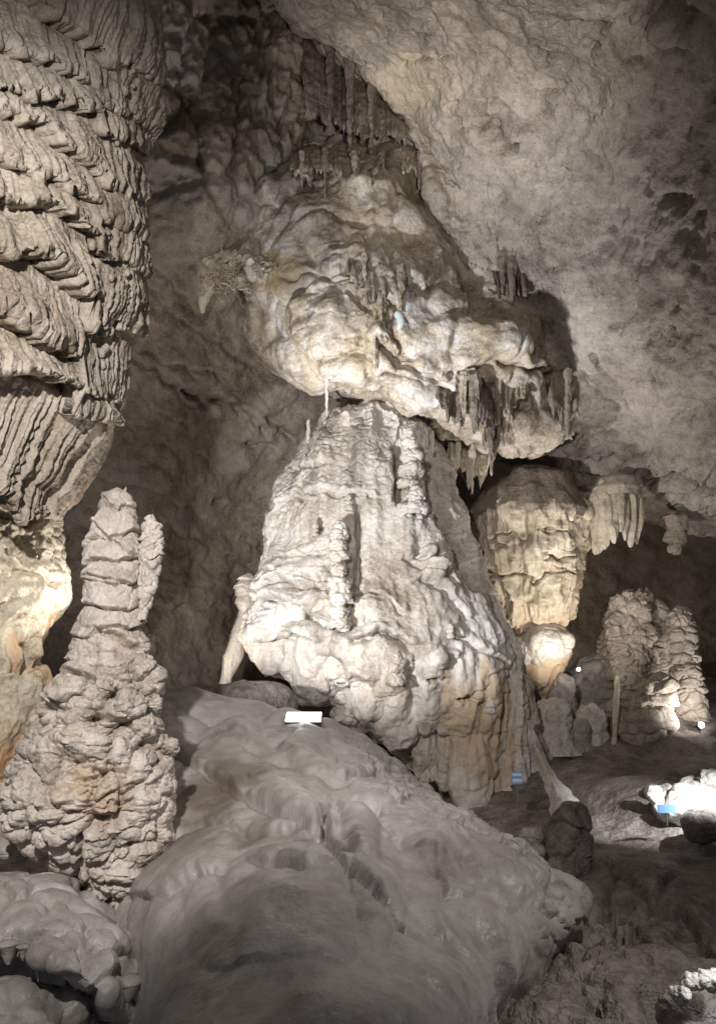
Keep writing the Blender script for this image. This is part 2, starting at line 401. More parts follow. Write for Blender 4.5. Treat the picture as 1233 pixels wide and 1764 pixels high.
s = Surf(s.P + eg * np.stack([.55 * fbm(s.P * .8, 4, 72), .3 * fbm(s.P * .9, 3, 73), .35 * fbm(s.P * .9 + 5, 4, 74)], -1))
P = s.P
d = .30 * fbm(P * .32, 3, 41) + .10 * fbm(P * 1.1, 4, 42) + .03 * fbm(P * 4, 3, 43) - .12 * np.exp(-(fbm(P * .9, 3, 50) / .03) ** 2) * sstep(-.1, .3, noise(P * .6, 49)) - .08 * np.exp(-(fbm(P * S3(1.4, 1.4, 2.6), 3, 70) / .03) ** 2) * sstep(.0, .3, noise(P * .8, 71)) + .05 * (1 - 2 * np.abs(fbm(P * 2.0, 3, 54)))
low = sstep(740, 830, s.py)
d += low * ledges(P, .32, .16, (.05, .1), .9, 44, .8)
# scars and pockets in the ceiling
for a in ((735, 42, 16, 6, .25), (720, 100, 22, 5, .2), (830, 200, 30, 12, .28), (850, 215, 22, 14, .25), (885, 245, 16, 7, .25), (765, 95, 14, 4, .15), (950, 155, 20, 5, .18), (1030, 65, 6, 6, .3), (1010, 190, 10, 10, .18),
          (1155, 355, 28, 14, .35), (1190, 400, 30, 40, .3), (1225, 180, 14, 20, .3), (1170, 40, 50, 18, .4), (1060, 20, 60, 14, .3), (1090, 95, 20, 5, .15), (1060, 560, 14, 7, .15), (1200, 725, 40, 12, .3), (1115, 655, 8, 8, .2), (1130, 20, 40, 40, .3), (1040, 420, 30, 20, .12), (960, 300, 50, 12, .1)):
    d += 1.5 * s.dent(*a)
for ln, wd, dp in (([(1000, 640), (1040, 690), (1090, 740)], 3, .12), ([(1070, 30), (1130, 80), (1190, 90)], 6, .2), ([(1130, 480), (1180, 560), (1233, 600)], 4, .08), ([(690, 110), (740, 105), (780, 125)], 3, .12), ([(940, 770), (1000, 790), (1060, 780)], 4, .15), ([(1020, 810), (1080, 830), (1160, 820), (1233, 850)], 5, .3), ([(1100, 862), (1160, 850), (1240, 868)], 5, .3), ([(880, 95), (930, 150), (1000, 170)], 3, .08), ([(770, 180), (800, 160), (870, 165)], 3, .08)):
    d += s.crack(ln, wd, dp, dp * .4)
s.push(d)
s.push(.02 * fbm(s.P * 7, 3, 46))
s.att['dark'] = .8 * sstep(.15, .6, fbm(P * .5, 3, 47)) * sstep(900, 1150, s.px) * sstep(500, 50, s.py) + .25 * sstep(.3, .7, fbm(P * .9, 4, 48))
s.att['stain_glow'] = .75 * np.exp(-(((s.px - 690) / 110) ** 2 + ((s.py - 150) / 120) ** 2)) * sstep(-.4, .3, fbm(P * .9, 4, 45))  # warm lamplight near the ridge, put into the colour as pale gold
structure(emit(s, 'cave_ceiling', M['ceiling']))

# smooth flowstone slope in the foreground
s = patch([
    [(-300, 2200, 6.4), (130, 2200, 5.6), (290, 2200, 3.2), (500, 2200, 2.9), (700, 2200, 3.0), (800, 2250, 3.3), (870, 2300, 3.8), (860, 2250, 4.8)],
    [(-300, 1800, 8.2), (130, 1800, 7.6), (290, 1800, 4.9), (500, 1800, 4.3), (700, 1800, 4.6), (800, 1790, 5.2), (850, 1790, 6.2), (830, 1810, 7.2)],
    [(-300, 1680, 8.8), (130, 1660, 8.2), (290, 1610, 6.2), (500, 1620, 5.4), (700, 1620, 5.7), (850, 1610, 6.5), (960, 1620, 7.6), (950, 1700, 9.0)],
    [(-300, 1520, 9.2), (110, 1510, 8.9), (300, 1480, 7.7), (500, 1480, 6.9), (700, 1480, 7.2), (860, 1490, 8.0), (1005, 1540, 9.0), (985, 1650, 11)],
    [(-300, 1380, 9.8), (100, 1380, 9.6), (300, 1370, 9.4), (480, 1370, 8.7), (650, 1370, 8.9), (780, 1410, 9.2), (890, 1480, 10), (940, 1600, 12)],
    [(-300, 1260, 11), (100, 1260, 11), (290, 1255, 11), (470, 1280, 10.7), (600, 1300, 10.6), (720, 1365, 10.7), (850, 1448, 11.4), (920, 1560, 13)],
    [(-300, 1205, 12.2), (100, 1200, 12.2), (290, 1196, 12.2), (470, 1222, 12.2), (600, 1262, 12.2), (705, 1335, 12), (830, 1435, 12.2), (930, 1530, 14)],
    [(-300, 1260, 14), (100, 1250, 14), (290, 1240, 14), (470, 1270, 14), (600, 1340, 14), (705, 1420, 14), (830, 1490, 14), (930, 1540, 15)],
], 360, 400)
P = s.P
d = .08 * fbm(P * .8, 3, 51) + .03 * fbm(P * 2.5, 2, 52) + .07 * lumps(P * S3(1, .5, 1) + .35 * fbm(P * .8, 2, 50)[..., None], 1.5, 1, 54) * sstep(1740, 1560, s.py)
d += sstep(1180, 1500, s.py) * .02 * lumps(P + .3 * fbm(P, 2, 3)[..., None], .8, 1, 53) * sstep(1700, 1350, s.py)
# big drapes that lie over one another on the slope
for ln, wd, dp, lp, rc in (([(300, 1290), (345, 1335), (450, 1400), (545, 1460)], 5, .06, .12, 13), ([(545, 1460), (590, 1530), (640, 1570), (690, 1615)], 4, .05, .07, 12), ([(562, 1470), (558, 1430), (575, 1405), (610, 1396), (650, 1405)], 5, .18, .0, 4), ([(552, 1440), (556, 1475), (590, 1505)], 5, .16, .0, 4),
                           ([(280, 1545), (345, 1515), (430, 1502), (520, 1530)], 6, .06, .09, 12), ([(290, 1440), (350, 1415), (440, 1440), (480, 1445)], 5, .05, .08, 10), ([(420, 1300), (500, 1320), (560, 1345), (600, 1345)], 5, .04, .07, 10), ([(300, 1235), (360, 1250), (400, 1290)], 5, .05, .06, 8), ([(690, 1440), (740, 1480), (760, 1560)], 5, .03, .06, 12), ([(600, 1340), (650, 1330), (690, 1350)], 4, .07, .05, 6)):
    d += s.crack(ln, wd, dp, lp, 4, rc)
for a in ((620, 1450, 45, 70, .16), (500, 1380, 70, 60, .12), (400, 1290, 60, 50, .10), (520, 1300, 60, 40, .1), (330, 1350, 40, 40, .08), (640, 1380, 40, 40, .1), (460, 1560, 150, 110, .12), (870, 1500, 70, 80, .12), (760, 1460, 50, 40, .08), (650, 1560, 50, 90, .08)):
    d += s.knob(*a)
# broken crust along the crest on the right
cr = np.exp(-((s.py - (1335 + (s.px - 640) * .72)) / 55) ** 2) * sstep(560, 680, s.px)
d += cr * (ledges(P, .2, .11, (.35, 0), .9, 55) + .04 * lumps(P + .15 * fbm(P * 3, 2, 5)[..., None], .3, 1, 56, .7))
fl = sstep(600, 720, s.px) * sstep(1440, 1540, s.py)
d += fl * flutes(P, 2.4, .03, 57, .3, .25)
s.push(d)
s.push(.006 * fbm(s.P * 8, 3, 58))
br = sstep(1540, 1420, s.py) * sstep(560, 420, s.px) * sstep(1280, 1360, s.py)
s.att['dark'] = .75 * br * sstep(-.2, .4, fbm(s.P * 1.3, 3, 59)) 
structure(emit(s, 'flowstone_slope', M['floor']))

# lower floor of the cavern, rising from the gully on the right to the back
s = patch([
    [(600, 2300, 3.5), (800, 2300, 3.6), (950, 2300, 3.6), (1100, 2300, 3.5), (1400, 2300, 3.5), (1900, 2300, 3.4)],
    [(600, 1900, 5.5), (800, 1900, 5.5), (950, 1900, 5.4), (1100, 1900, 5.2), (1400, 1900, 5.0), (1900, 1900, 5.0)],
    [(600, 1740, 7), (800, 1740, 6.8), (950, 1740, 6.6), (1100, 1740, 6.6), (1400, 1740, 6.4), (1900, 1740, 6)],
    [(600, 1640, 8.4), (800, 1640, 8.2), (950, 1640, 8.0), (1100, 1640, 7.8), (1400, 1650, 7.6), (1900, 1650, 7.5)],
    [(600, 1560, 10.5), (800, 1560, 10), (950, 1560, 9.8), (1100, 1560, 9.6), (1400, 1570, 9.4), (1900, 1560, 9)],
    [(600, 1480, 13), (800, 1480, 12.8), (950, 1480, 12.4), (1100, 1470, 12), (1400, 1460, 11.5), (1900, 1460, 11)],
    [(600, 1400, 15.5), (800, 1400, 15.2), (950, 1390, 15), (1100, 1380, 14.6), (1400, 1380, 14), (1900, 1370, 13)],
    [(600, 1330, 18), (800, 1330, 18), (950, 1310, 17.4), (1100, 1310, 17), (1400, 1300, 16.4), (1900, 1290, 15)],
    [(600, 1250, 20), (800, 1260, 20), (950, 1240, 19.8), (1100, 1240, 19.8), (1400, 1230, 19), (1900, 1230, 18)],
    [(100, 1190, 24), (700, 1190, 24), (950, 1180, 24), (1100, 1170, 25), (1400, 1160, 25), (1900, 1180, 22)],
    [(0, 1180, 30), (600, 1150, 32), (900, 1140, 32), (1100, 1140, 32), (1400, 1140, 32), (1900, 1150, 30)],
], 300, 360)
P = s.P
near = sstep(1480, 1620, s.py)
d = .22 * fbm(P * .6, 3, 61) + (.05 + .05 * near) * fbm(P * 2.2, 4, 62)
d += near * (.05 * lumps(P + .2 * fbm(P * 1.5, 2, 66)[..., None], .8, 1, 63) - .10 * np.exp(-((worley(P / .55, 64)[0]) / .13) ** 2))
for a in ((1090, 1590, 40, 25, .22), (1130, 1570, 50, 14, .15), (1060, 1570, 16, 10, .15), (1010, 1650, 12, 8, .3), (1000, 1705, 9, 8, .3), (1025, 1720, 10, 12, .25), (1160, 1720, 60, 40, .3)):
    d += s.dent(*a)
for ln, wd, dp, lp in (([(1050, 1490), (1090, 1520), (1140, 1560), (1190, 1600)], 8, .12, .08), ([(1130, 1540), (1160, 1510)], 6, .1, .06), ([(1060, 1600), (1040, 1560), (1060, 1500)], 6, .1, .0), ([(1040, 1640), (1070, 1600)], 5, .1, .05), ([(1180, 1560), (1233, 1640)], 7, .2, .1)):
    d += s.crack(ln, wd, dp, lp)
s.push(d); s.push((.008 + .02 * near) * fbm(s.P * 8, 3, 65))
structure(emit(s, 'cave_floor', M['mud']))
# ================================================================== left side
# hanging flowstone curtain, tier under tier
cur = empty('flowstone_curtain', pt(-200, 300, 8), 'huge grey flowstone curtain of ribbed overlapping tiers hanging at the left edge', 'curtain')
SIL = np.array([(-160, 262), (-60, 268), (0, 268), (60, 274), (130, 270), (160, 258), (200, 243), (240, 238), (330, 242), (380, 248), (420, 249), (470, 243), (540, 234), (580, 214), (620, 202), (690, 194), (715, 203), (740, 188), (790, 150), (830, 128), (850, 104), (885, 92), (950, 80)], float)
EX = np.array([-80, 0, 60, 120, 180, 240, 290], float)
EDG = [[-230] * 7, [-60, -40, 0, 45, 90, 120, 140], [50, 75, 98, 120, 160, 205, 235], [135, 155, 165, 176, 200, 255, 290], [170, 185, 205, 255, 300, 340, 365],
       [255, 275, 298, 320, 355, 395, 420], [330, 345, 350, 362, 425, 460, 485], [430, 440, 435, 490, 540, 570, 590], [520, 540, 578, 608, 655, 690, 705], [630, 640, 642, 665, 705, 722, 730], [815, 842, 862, 872, 880, 888, 890]]
th = np.linspace(-.6, 1.15, 420)
def ringpt(py, th_, off):
    """a point of the curtain's core, off metres outside it"""
    edge = np.interp(py, SIL[:, 0], SIL[:, 1]) - 8
    c = pt(-330, py, 8.6); e = pt(edge, py, 8.6)
    R = e[..., 0] - c[..., 0] + off
    return np.stack([c[..., 0] + R * np.cos(th_), 8.6 - R * .75 * np.sin(th_), c[..., 2] + 0 * R], -1)
def edge_py(k, th_):
    par = np.full(th_.shape, float(np.mean(EDG[k])))
    for _ in range(25):
        px, py = project(ringpt(par, th_, 0.0))
        px = np.where(th_ < .3, np.maximum(px, np.interp(th_, [-.6, .3], [270, 205])), px)
        par = par + .6 * (np.interp(px, EX, EDG[k]) - py)
    return par
edges = [edge_py(k, th) for k in range(len(EDG))]
rng = random.Random(4)
for k in range(1, len(EDG)):
    top, bot = edges[k - 1] - 20, edges[k]
    big = k == len(EDG) - 1
    nv = int(40 + (bot - top).mean() * .45)
    depth = (.07 + .19 * rng.random()) if not big else .10
    px_, _q = project(ringpt(bot, th, 0.0))
    jag = 5 * fbm(np.stack([th * 30, 0 * th + k, 0 * th], -1), 3, 70 + k) + 3 * np.abs(noise(np.stack([th * 70, 0 * th + k, 0 * th], -1), 71))
    bot = bot + jag + 6 * np.clip(1 - 2.4 * np.abs(noise(np.stack([th * 3.6 * 7, 0 * th, 0 * th + 3.7 * k], -1), 80)), -.5, 1)
    depth = depth * (.25 + .75 * sstep(.12, .5, th))[None] if not big else depth * sstep(.1, .5, th)[None] - .04
    inn = .24 * (.2 + .8 * sstep(.12, .5, th))[None]
    v = np.linspace(0, 1, nv)[:, None]
    py = top[None] * (1 - v) + bot[None] * v
    off = -inn + (depth + inn) * np.clip(v, 0, 1) ** .95
    P = ringpt(py, np.broadcast_to(th, py.shape), off)
    und = np.linspace(0, 1, 8)[1:, None]                     # the underside rolls back in
    P2 = ringpt(bot[None] - 14 * und + 4 * np.sin(und * 3), np.broadcast_to(th, (7, len(th))), depth - und * (depth + inn + .04))
    s = Surf(np.concatenate([P, P2], 0)); P = s.P
    vv = np.concatenate([v, np.ones((7, 1))], 0)
    env = sstep(.0, .7, vv)
    fq = 10.5 if not big else 6.0
    arc = np.broadcast_to(th * 3.6, P.shape[:2]); zz = P[..., 2]
    wob = .06 * fbm(P * 1.1, 2, 82 + k)
    arc = arc + (.55 * zz * sstep(0, 1, th)[None] if big else 0)
    def rib(f, sd, lean): return 1 - 2.4 * np.abs(noise(np.stack([(arc + wob + lean * zz) * f, zz * f * .05, 0 * zz + 3.7 * k], -1), sd))
    d = env * ((.034 if not big else .07) * rib(fq, 80, .04) + .026 * rib(fq * 1.9, 81, .06) + .007 * rib(fq * 4.4, 83, .06))
    d += .07 * fbm(P * 1.3, 3, 84) + .018 * fbm(P * 7, 3, 85)
    d += ledges(P, .34, .008, (.3, 0), 1.2, 86 + k, 1.5) + .008 * lumps(P, .12, 1, 87)
    s.push(d)
    s.att['stain_glow'] = .45 * big * sstep(60, 180, s.px) * sstep(0, .5, fbm(P * S3(4, 4, .4), 2, 88)) + 0 * s.px  # lowest tier's right end: lamplight warmth put into the colour, streaked
    s.att['dark'] = .35 * sstep(.1, .6, fbm(P * S3(1.6, 1.6, .35), 4, 89))
    emit(s, 'curtain_tier', M['curtain'], cur)
# beads along the curtain's right edge
bead_rng = random.Random(9)
for i in range(46):
    py = 330 + 330 * bead_rng.random() if i < 34 else -20 + 330 * bead_rng.random()
    p = ringpt(np.array(py), np.array(.10 + .25 * bead_rng.random()), .02)
    r = .025 + .03 * bead_rng.random()
    ph = np.linspace(0, math.pi, 7)
    V, F = tube(np.stack([p[0] + 0 * ph, p[1] + 0 * ph, p[2] - r * 1.3 * np.cos(ph)], -1), r * np.sin(ph) + .001, 8)
    meshobj('bead', V, F, M['curtain'], cur)

# pale column under the curtain
o = empty('flowstone_column', pt(-60, 1400, 9.4), 'bright cream fluted flowstone column below the curtain at the left edge', 'column')
s = column([(770, -260, 120), (845, -260, 108), (880, -260, 96), (900, -260, 99), (950, -260, 108), (1000, -260, 119), (1025, -260, 117), (1050, -260, 97), (1075, -260, 84), (1100, -260, 68), (1140, -260, 62), (1160, -260, 77), (1185, -260, 80), (1215, -260, 75), (1245, -260, 65), (1275, -260, 54), (1300, -260, 43), (1340, -260, 38), (1480, -260, 50)],
           9.6, .7, 260, 330, phi=(-.8, 2.0), smooth=.8)
P = s.P
up = sstep(1010, 960, s.py)
d = .06 * fbm(P * 1.2, 3, 90) + flutes(P, 4.0, .05, 91, .15, .10) * (1 - up) + .02 * fbm(P * 6, 3, 92)
d += up * (.03 * lumps(P, .2, 1, 93, .8) + ledges(P, .2, .06, (.2, 0), .9, 94) + flutes(P, 4, .03, 97, .1, .1))
for ln, wd, dp, lp in (([(0, 965), (40, 985), (95, 1000)], 5, .10, .05), ([(0, 1155), (30, 1150), (65, 1140)], 6, .15, .05), ([(40, 1110), (55, 1150)], 5, .15, .0), ([(0, 880), (50, 900), (80, 880)], 7, .2, .05), ([(60, 900), (70, 960)], 4, .08, 0)):
    d += s.crack(ln, wd, dp, lp)
d += s.knob(60, 1010, 70, 55, .10) + s.dent(25, 940, 26, 22, .2)
s.push(d); s.push(.008 * fbm(s.P * 14, 2, 95))
s.att['stain_glow'] = .45 * sstep(.1, .6, fbm(P * S3(3, 3, .5), 3, 96)) * sstep(1000, 1080, s.py) + .3 * sstep(1240, 1320, s.py)
emit(s, 'shaft', M['cream'], o)

# tall knobbly stalagmite
st = empty('tall_stalagmite', pt(212, 1600, 8.2), 'tall knobbly pinkish-grey stalagmite with a side spire at the left', 'stalagmite')
s = column([(841, 192, 214), (850, 178, 226), (868, 172, 232), (900, 161, 233), (930, 153, 236), (980, 149, 240), (1030, 146, 244), (1080, 137, 246), (1098, 128, 246), (1130, 125, 253), (1150, 121, 266), (1180, 102, 271), (1220, 78, 272), (1260, 60, 274), (1300, 42, 284), (1340, 20, 291), (1380, 8, 294), (1420, 22, 291), (1455, 70, 289), (1500, 128, 284), (1540, 168, 274), (1572, 194, 260), (1603, 210, 224)],
           8.2, .8, 300, 470, foot=True)
P = s.P
lo = sstep(1080, 1200, s.py)
d = (1 - .55 * lo) * ledges(P, .27, .085, (-.32, 0), .75, 101, .75) + .05 * fbm(P * 1.6, 3, 102)
d += lo * (.11 * lumps(P + .10 * fbm(P * 3, 2, 109)[..., None], .40, 1, 103, .8) + .03 * lumps(P, .15, 1, 104, .8) + ledges(P, .2, .05, (-.2, 0), 1, 113, .8)) + (1 - lo) * .016 * lumps(P, .16, 1, 105)
mid = np.exp(-(((s.px - 165) / 55) ** 2 + ((s.py - 1390) / 75) ** 2))
d += mid * ledges(P, .06, .09, (0, 0), .9, 106) - .05 * mid
for ln, wd, dp, lp in (([(178, 862), (205, 872), (232, 876)], 3, .06, .03), ([(165, 905), (185, 925), (215, 945), (236, 968)], 3, .07, .04), ([(150, 995), (190, 992), (240, 1015)], 3, .07, .04), ([(168, 1082), (200, 1095), (240, 1118)], 4, .09, .05), ([(120, 1160), (160, 1170), (195, 1195), (225, 1190)], 5, .14, .06), ([(80, 1222), (130, 1228), (180, 1232), (225, 1250)], 5, .14, .06), ([(165, 1325), (200, 1322)], 4, .1, .03)):
    d += s.crack(ln, wd, dp, lp)
d += s.knob(150, 1270, 48, 40, .12) + s.knob(85, 1370, 50, 45, .10) + s.knob(255, 1170, 26, 26, .08) + s.knob(200, 1300, 22, 28, .08)
s.push(d); s.push(.010 * fbm(s.P * 12, 3, 107))
s.att['stain_glow'] = .5 * sstep(.2, .8, np.exp(-(((s.px - 175) / 62) ** 2 + ((s.py - 1375) / 85) ** 2)) + .5 * fbm(P * 3, 4, 108))
s.att['dark'] = .30 * sstep(.15, .6, fbm(P * S3(2.5, 2.5, .8), 4, 114))
shaft = emit(s, 'shaft', M['pink'], st)
s = column([(892, 254, 268), (905, 245, 279), (940, 243, 284), (975, 240, 276), (992, 240, 272), (1010, 240, 274), (1035, 240, 262), (1070, 240, 250)], 8.1, .9, 90, 130)
s.push(ledges(s.P, .12, .06, (-.3, 0), .8, 110) + .025 * lumps(s.P, .12, 1, 111) + .02 * fbm(s.P * 5, 3, 112))
emit(s, 'side_spire', M['pink'], st)
def lump_part(name, px, py, rx, ry, Y, mat, parent, seed, amp=.12, cut=None, depth=.9, ledge=0.0, nu=40, nv=30):
    t = np.linspace(0, math.pi, 13)
    s = column([(py - ry * math.cos(a), px - rx * max(math.sin(a), .08), px + rx * max(math.sin(a), .08)) for a in t], Y, depth, nu, nv, .6, foot=True)
    r = rx * Y / FOC
    d = amp * r * 2 * fbm(s.P / r * .8, 3, seed) + amp * .5 * r * lumps(s.P, r * .6, 1, seed + 1)
    if ledge: d = d + ledges(s.P, r * .5, ledge * r, (.1, 0), .7, seed)
    s.push(d)
    return emit(s, name, mat, parent)
for i, (px, py, rx, ry, Y) in enumerate([(291, 1287, 17, 17, 8.0), (283, 1316, 14, 17, 8.0), (284, 1345, 15, 20, 8.0), (205, 1297, 21, 26, 7.62), (262, 1170, 22, 20, 8.0), (120, 1190, 34, 20, 7.7), (145, 1280, 44, 34, 7.55), (75, 1300, 16, 16, 7.7), (58, 1325, 18, 18, 7.8), (85, 1280, 14, 12, 7.7), (95, 1310, 16, 18, 7.6), (240, 1320, 18, 26, 7.75), (60, 1380, 36, 32, 7.6), (105, 1365, 28, 30, 7.55), (250, 1470, 28, 24, 7.8), (275, 1440, 16, 20, 7.95), (205, 1430, 30, 18, 7.65), (255, 1375, 22, 20, 7.75), (140, 1122, 10, 14, 8.0), (235, 1405, 20, 16, 7.7), (210, 1505, 34, 18, 7.75), (220, 1530, 26, 18, 7.8), (130, 1232, 30, 12, 7.65), (222, 1215, 26, 24, 7.7), (250, 1250, 20, 22, 7.8), (180, 1182, 18, 14, 7.7), (70, 1430, 24, 18, 7.8), (268, 1210, 10, 14, 7.95)]):
    lump_part('nodule', px, py, rx, ry, Y + .13, M['pink'], shaft, 200 + i, .2, ledge=.2)

# flowstone shelf with a dripping edge, bottom left corner
sh = empty('flowstone_shelf', pt(100, 1700, 6.6), 'rounded grey flowstone shelf with dripping edge in the bottom left corner', 'shelf')
s = patch([
    [(-250, 1500, 10), (0, 1490, 10), (110, 1495, 9.8), (200, 1560, 9), (260, 1600, 8.6), (330, 1640, 8.4)],
    [(-250, 1515, 8), (0, 1510, 8), (110, 1520, 7.9), (180, 1570, 7.7), (240, 1610, 7.6), (300, 1660, 7.6)],
    [(-250, 1560, 7.1), (0, 1555, 7.1), (100, 1570, 7), (170, 1610, 6.9), (215, 1640, 6.9), (265, 1690, 7.1)],
    [(-250, 1610, 6.7), (0, 1612, 6.7), (80, 1630, 6.5), (140, 1660, 6.4), (190, 1680, 6.5), (240, 1720, 6.8)],
    [(-250, 1640, 6.6), (0, 1640, 6.6), (60, 1655, 6.45), (105, 1665, 6.4), (170, 1720, 6.4), (230, 1760, 6.7)],
    [(-250, 1630, 7.2), (0, 1642, 7.2), (60, 1660, 7.2), (110, 1672, 7.2), (170, 1740, 7.2), (230, 1800, 7.2)],
], 220, 200)
P = s.P
d = .09 * lumps(P + .2 * fbm(P * 2, 2, 121)[..., None], .55, 1, 122) + .05 * fbm(P * 1.5, 3, 123) + sstep(1580, 1640, s.py) * flutes(P, 5, .03, 124)
s.push(d); s.push(.006 * fbm(s.P * 12, 3, 125))
emit(s, 'slab', M['floor'], sh)
for i, (px, y0, y1, r, Y) in enumerate([(66, 1635, 1692, 10, 6.45), (15, 1625, 1660, 14, 6.55), (40, 1630, 1655, 9, 6.5), (90, 1640, 1668, 14, 6.4), (-10, 1625, 1650, 12, 6.6), (215, 1690, 1745, 24, 6.6), (240, 1700, 1735, 16, 6.7), (118, 1650, 1680, 12, 6.4)]):
    s = column([(y0, px - r * 1.3, px + r * 1.3), ((y0 + y1) / 2, px - r * .7, px + r * .7), (y1, px - r * .15, px + r * .15)], Y, 1, 24, 30, foot=True)
    s.push(.02 * fbm(s.P * 6, 2, 130 + i)); emit(s, 'drip', M['floor'], sh)
s = column([(1640, 130, 150), (1680, 118, 165), (1720, 125, 172), (1770, 140, 180), (1900, 120, 200)], 6.9, .8, 90, 140)
s.push(.05 * lumps(s.P, .16, 1, 140) + .03 * lumps(s.P, .07, 1, 141) + .02 * fbm(s.P * 6, 3, 142))
tag(emit(s, 'popcorn_pillar', M['floor'], base=pt(150, 1900, 6.9)), 'small pitted popcorn-covered pillar under the shelf in the bottom left corner', 'pillar')
for i, (px, py, rx, ry, Y, lab) in enumerate([(30, 1750, 90, 60, 6.6, 'smooth dark boulder under the dripping shelf at the bottom left corner'), (110, 1745, 40, 45, 6.7, 'narrow upright boulder between the corner boulder and the popcorn pillar'), (20, 1465, 40, 26, 8.6, 'small smooth dark boulder in the gap left of the tall stalagmite foot')]):
    b = lump_part('boulder', px, py, rx, ry, Y, M['floor'], None, 150 + i, .10, nu=70, nv=60)
    tag(b, lab, 'boulder')
# ================================================================== the great mound
mo = empty('flowstone_mound', pt(760, 1440, 17), 'giant pale cone-shaped flowstone mound rising to the ceiling in the middle', 'mound')
MR = [(694, 606, 630), (706, 588, 652), (722, 556, 686), (745, 534, 716), (780, 514, 746), (830, 490, 772), (900, 464, 802), (960, 450, 826), (1010, 440, 846), (1040, 432, 858), (1070, 426, 866), (1095, 424, 876), (1125, 440, 888), (1150, 478, 897), (1180, 520, 903), (1205, 552, 908), (1240, 592, 914), (1270, 640, 922), (1300, 680, 930), (1340, 735, 938), (1380, 790, 944), (1410, 830, 948), (1450, 850, 950)]
s = column(MR, 17, .75, 430, 460, .78)
P = s.P; px, py = s.px, s.py
top = sstep(1000, 780, py); bot = sstep(1060, 1150, py)
d = .14 * fbm(P * .5, 2, 301) + .03 * fbm(P * 1.8, 4, 302)
mb = np.exp(-((py - 1035 - .25 * (px - 520)) / 60) ** 2) * sstep(640, 560, px)
d += (.06 + mb) * ledges(P, .55, .13, (.12, 0), 1.1, 303, .6)
d += flutes(P, .8, .09, 317, 0, .05) + flutes(P, 2.4, .035, 318, 0, .05)
d += top * (flutes(P, 2.0, .06, 304, 0, .07) + ledges(P, .15, .035, (0, 0), .9, 305, .7) + .028 * lumps(P, .22, 1, 306, .6))
d += bot * (flutes(P, 1.5, .06, 307, 0, .08) + sstep(720, 800, px) * (flutes(P, 3.6, .06, 320, 0, .06) + ledges(P, .4, .035, (0, 0), 1.3, 321, .9)) + .04 * fbm(P * 3, 3, 308))
rt = sstep(0, 60, px - (720 + (py - 800) * .36))                         # streaky right flank
d += rt * (flutes(P, 3.2, .035, 309, .08, .06) + ledges(P, .25, .03, (.2, 0), 1, 310))
d += s.crack([(614, 868), (615, 930), (613, 1000), (610, 1075)], 5, .3, 0, 3)               # cast shadow of the white spire, carved in as a slot
d += s.crack([(688, 860), (690, 820), (684, 770)], 8, .4, 0, 4) + s.crack([(520, 860), (518, 830)], 4, .2, 0)
d += s.crack([(742, 770), (752, 830), (775, 890), (800, 930), (830, 1000)], 14, .6, 0, 8)
for ln, wd, dp, lp in (([(535, 850), (560, 845), (590, 856), (640, 855)], 4, .15, .1), ([(470, 955), (520, 950), (560, 935)], 4, .12, .1), ([(446, 1020), (470, 1000), (500, 1000), (545, 1012), (575, 1015)], 6, .3, .22), ([(425, 1040), (480, 1035), (520, 1055), (560, 1030)], 6, .35, .22), ([(480, 1062), (530, 1058), (570, 1085), (600, 1080)], 6, .35, .2),
                       ([(448, 1095), (475, 1110), (490, 1095), (540, 1100)], 5, .25, .2), ([(600, 1025), (640, 1018), (670, 1030), (690, 1060)], 4, .2, .16), ([(610, 1100), (650, 1088), (690, 1100), (700, 1110)], 5, .3, .2), ([(470, 1130), (480, 1110)], 4, .2, .05), ([(730, 1000), (770, 1020), (800, 1060)], 5, .2, .1), ([(760, 880), (800, 910)], 5, .2, .1),
                       ([(700, 960), (740, 985), (780, 1000)], 5, .18, .1), ([(780, 1090), (830, 1120), (870, 1150)], 4, .15, .1), ([(480, 800), (520, 810), (560, 800)], 4, .12, .08), ([(510, 770), (545, 765)], 6, .15, .08)):
    d += s.crack(ln, wd, dp, lp)
for a in ((535, 998, 18, 14, .5), (720, 952, 14, 12, .4), (505, 1050, 22, 9, .4), (630, 1215, 9, 22, .5), (780, 1350, 26, 26, .7), (748, 1170, 12, 8, .35), (800, 1200, 12, 9, .4), (745, 1275, 10, 12, .35), (678, 1268, 8, 12, .35), (542, 905, 8, 6, .25), (545, 950, 10, 6, .25), (560, 975, 9, 8, .3), (870, 1400, 40, 24, .8), (830, 1215, 8, 10, .25)):
    d += s.dent(*a)
for a in ((540, 1150, 70, 60, .35), (640, 1130, 70, 55, .35), (460, 1080, 30, 30, .25), (520, 1090, 40, 30, .22), (675, 1200, 36, 70, .35), (750, 980, 22, 16, .35), (735, 950, 18, 14, .25), (630, 1050, 34, 28, .15), (765, 1130, 24, 20, .25), (610, 1230, 40, 50, .2), (560, 770, 40, 40, .12), (640, 780, 40, 60, .15)):
    d += s.knob(*a)
s.push(d); P = s.P
s.push(.025 * fbm(P * 5, 3, 311) + .012 * fbm(P * 13, 2, 312))
or_ = np.exp(-(((px - 835) / 75) ** 2 + ((py - 1230) / 110) ** 2))
s.att['stain_glow'] = np.clip(sstep(.25, .8, or_ * 1.1 + .45 * fbm(P * S3(2.6, 2.6, .22), 4, 313)) * .8 + .22 * sstep(1060, 1200, py) * sstep(-.2, .5, fbm(P * S3(1.3, 1.3, .3), 3, 314)), 0, 1)
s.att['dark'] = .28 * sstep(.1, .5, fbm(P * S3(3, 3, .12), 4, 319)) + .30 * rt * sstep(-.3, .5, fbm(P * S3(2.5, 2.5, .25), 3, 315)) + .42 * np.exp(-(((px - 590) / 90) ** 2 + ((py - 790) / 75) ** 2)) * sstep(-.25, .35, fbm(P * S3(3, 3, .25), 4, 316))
body = emit(s, 'body', M['white'], mo)
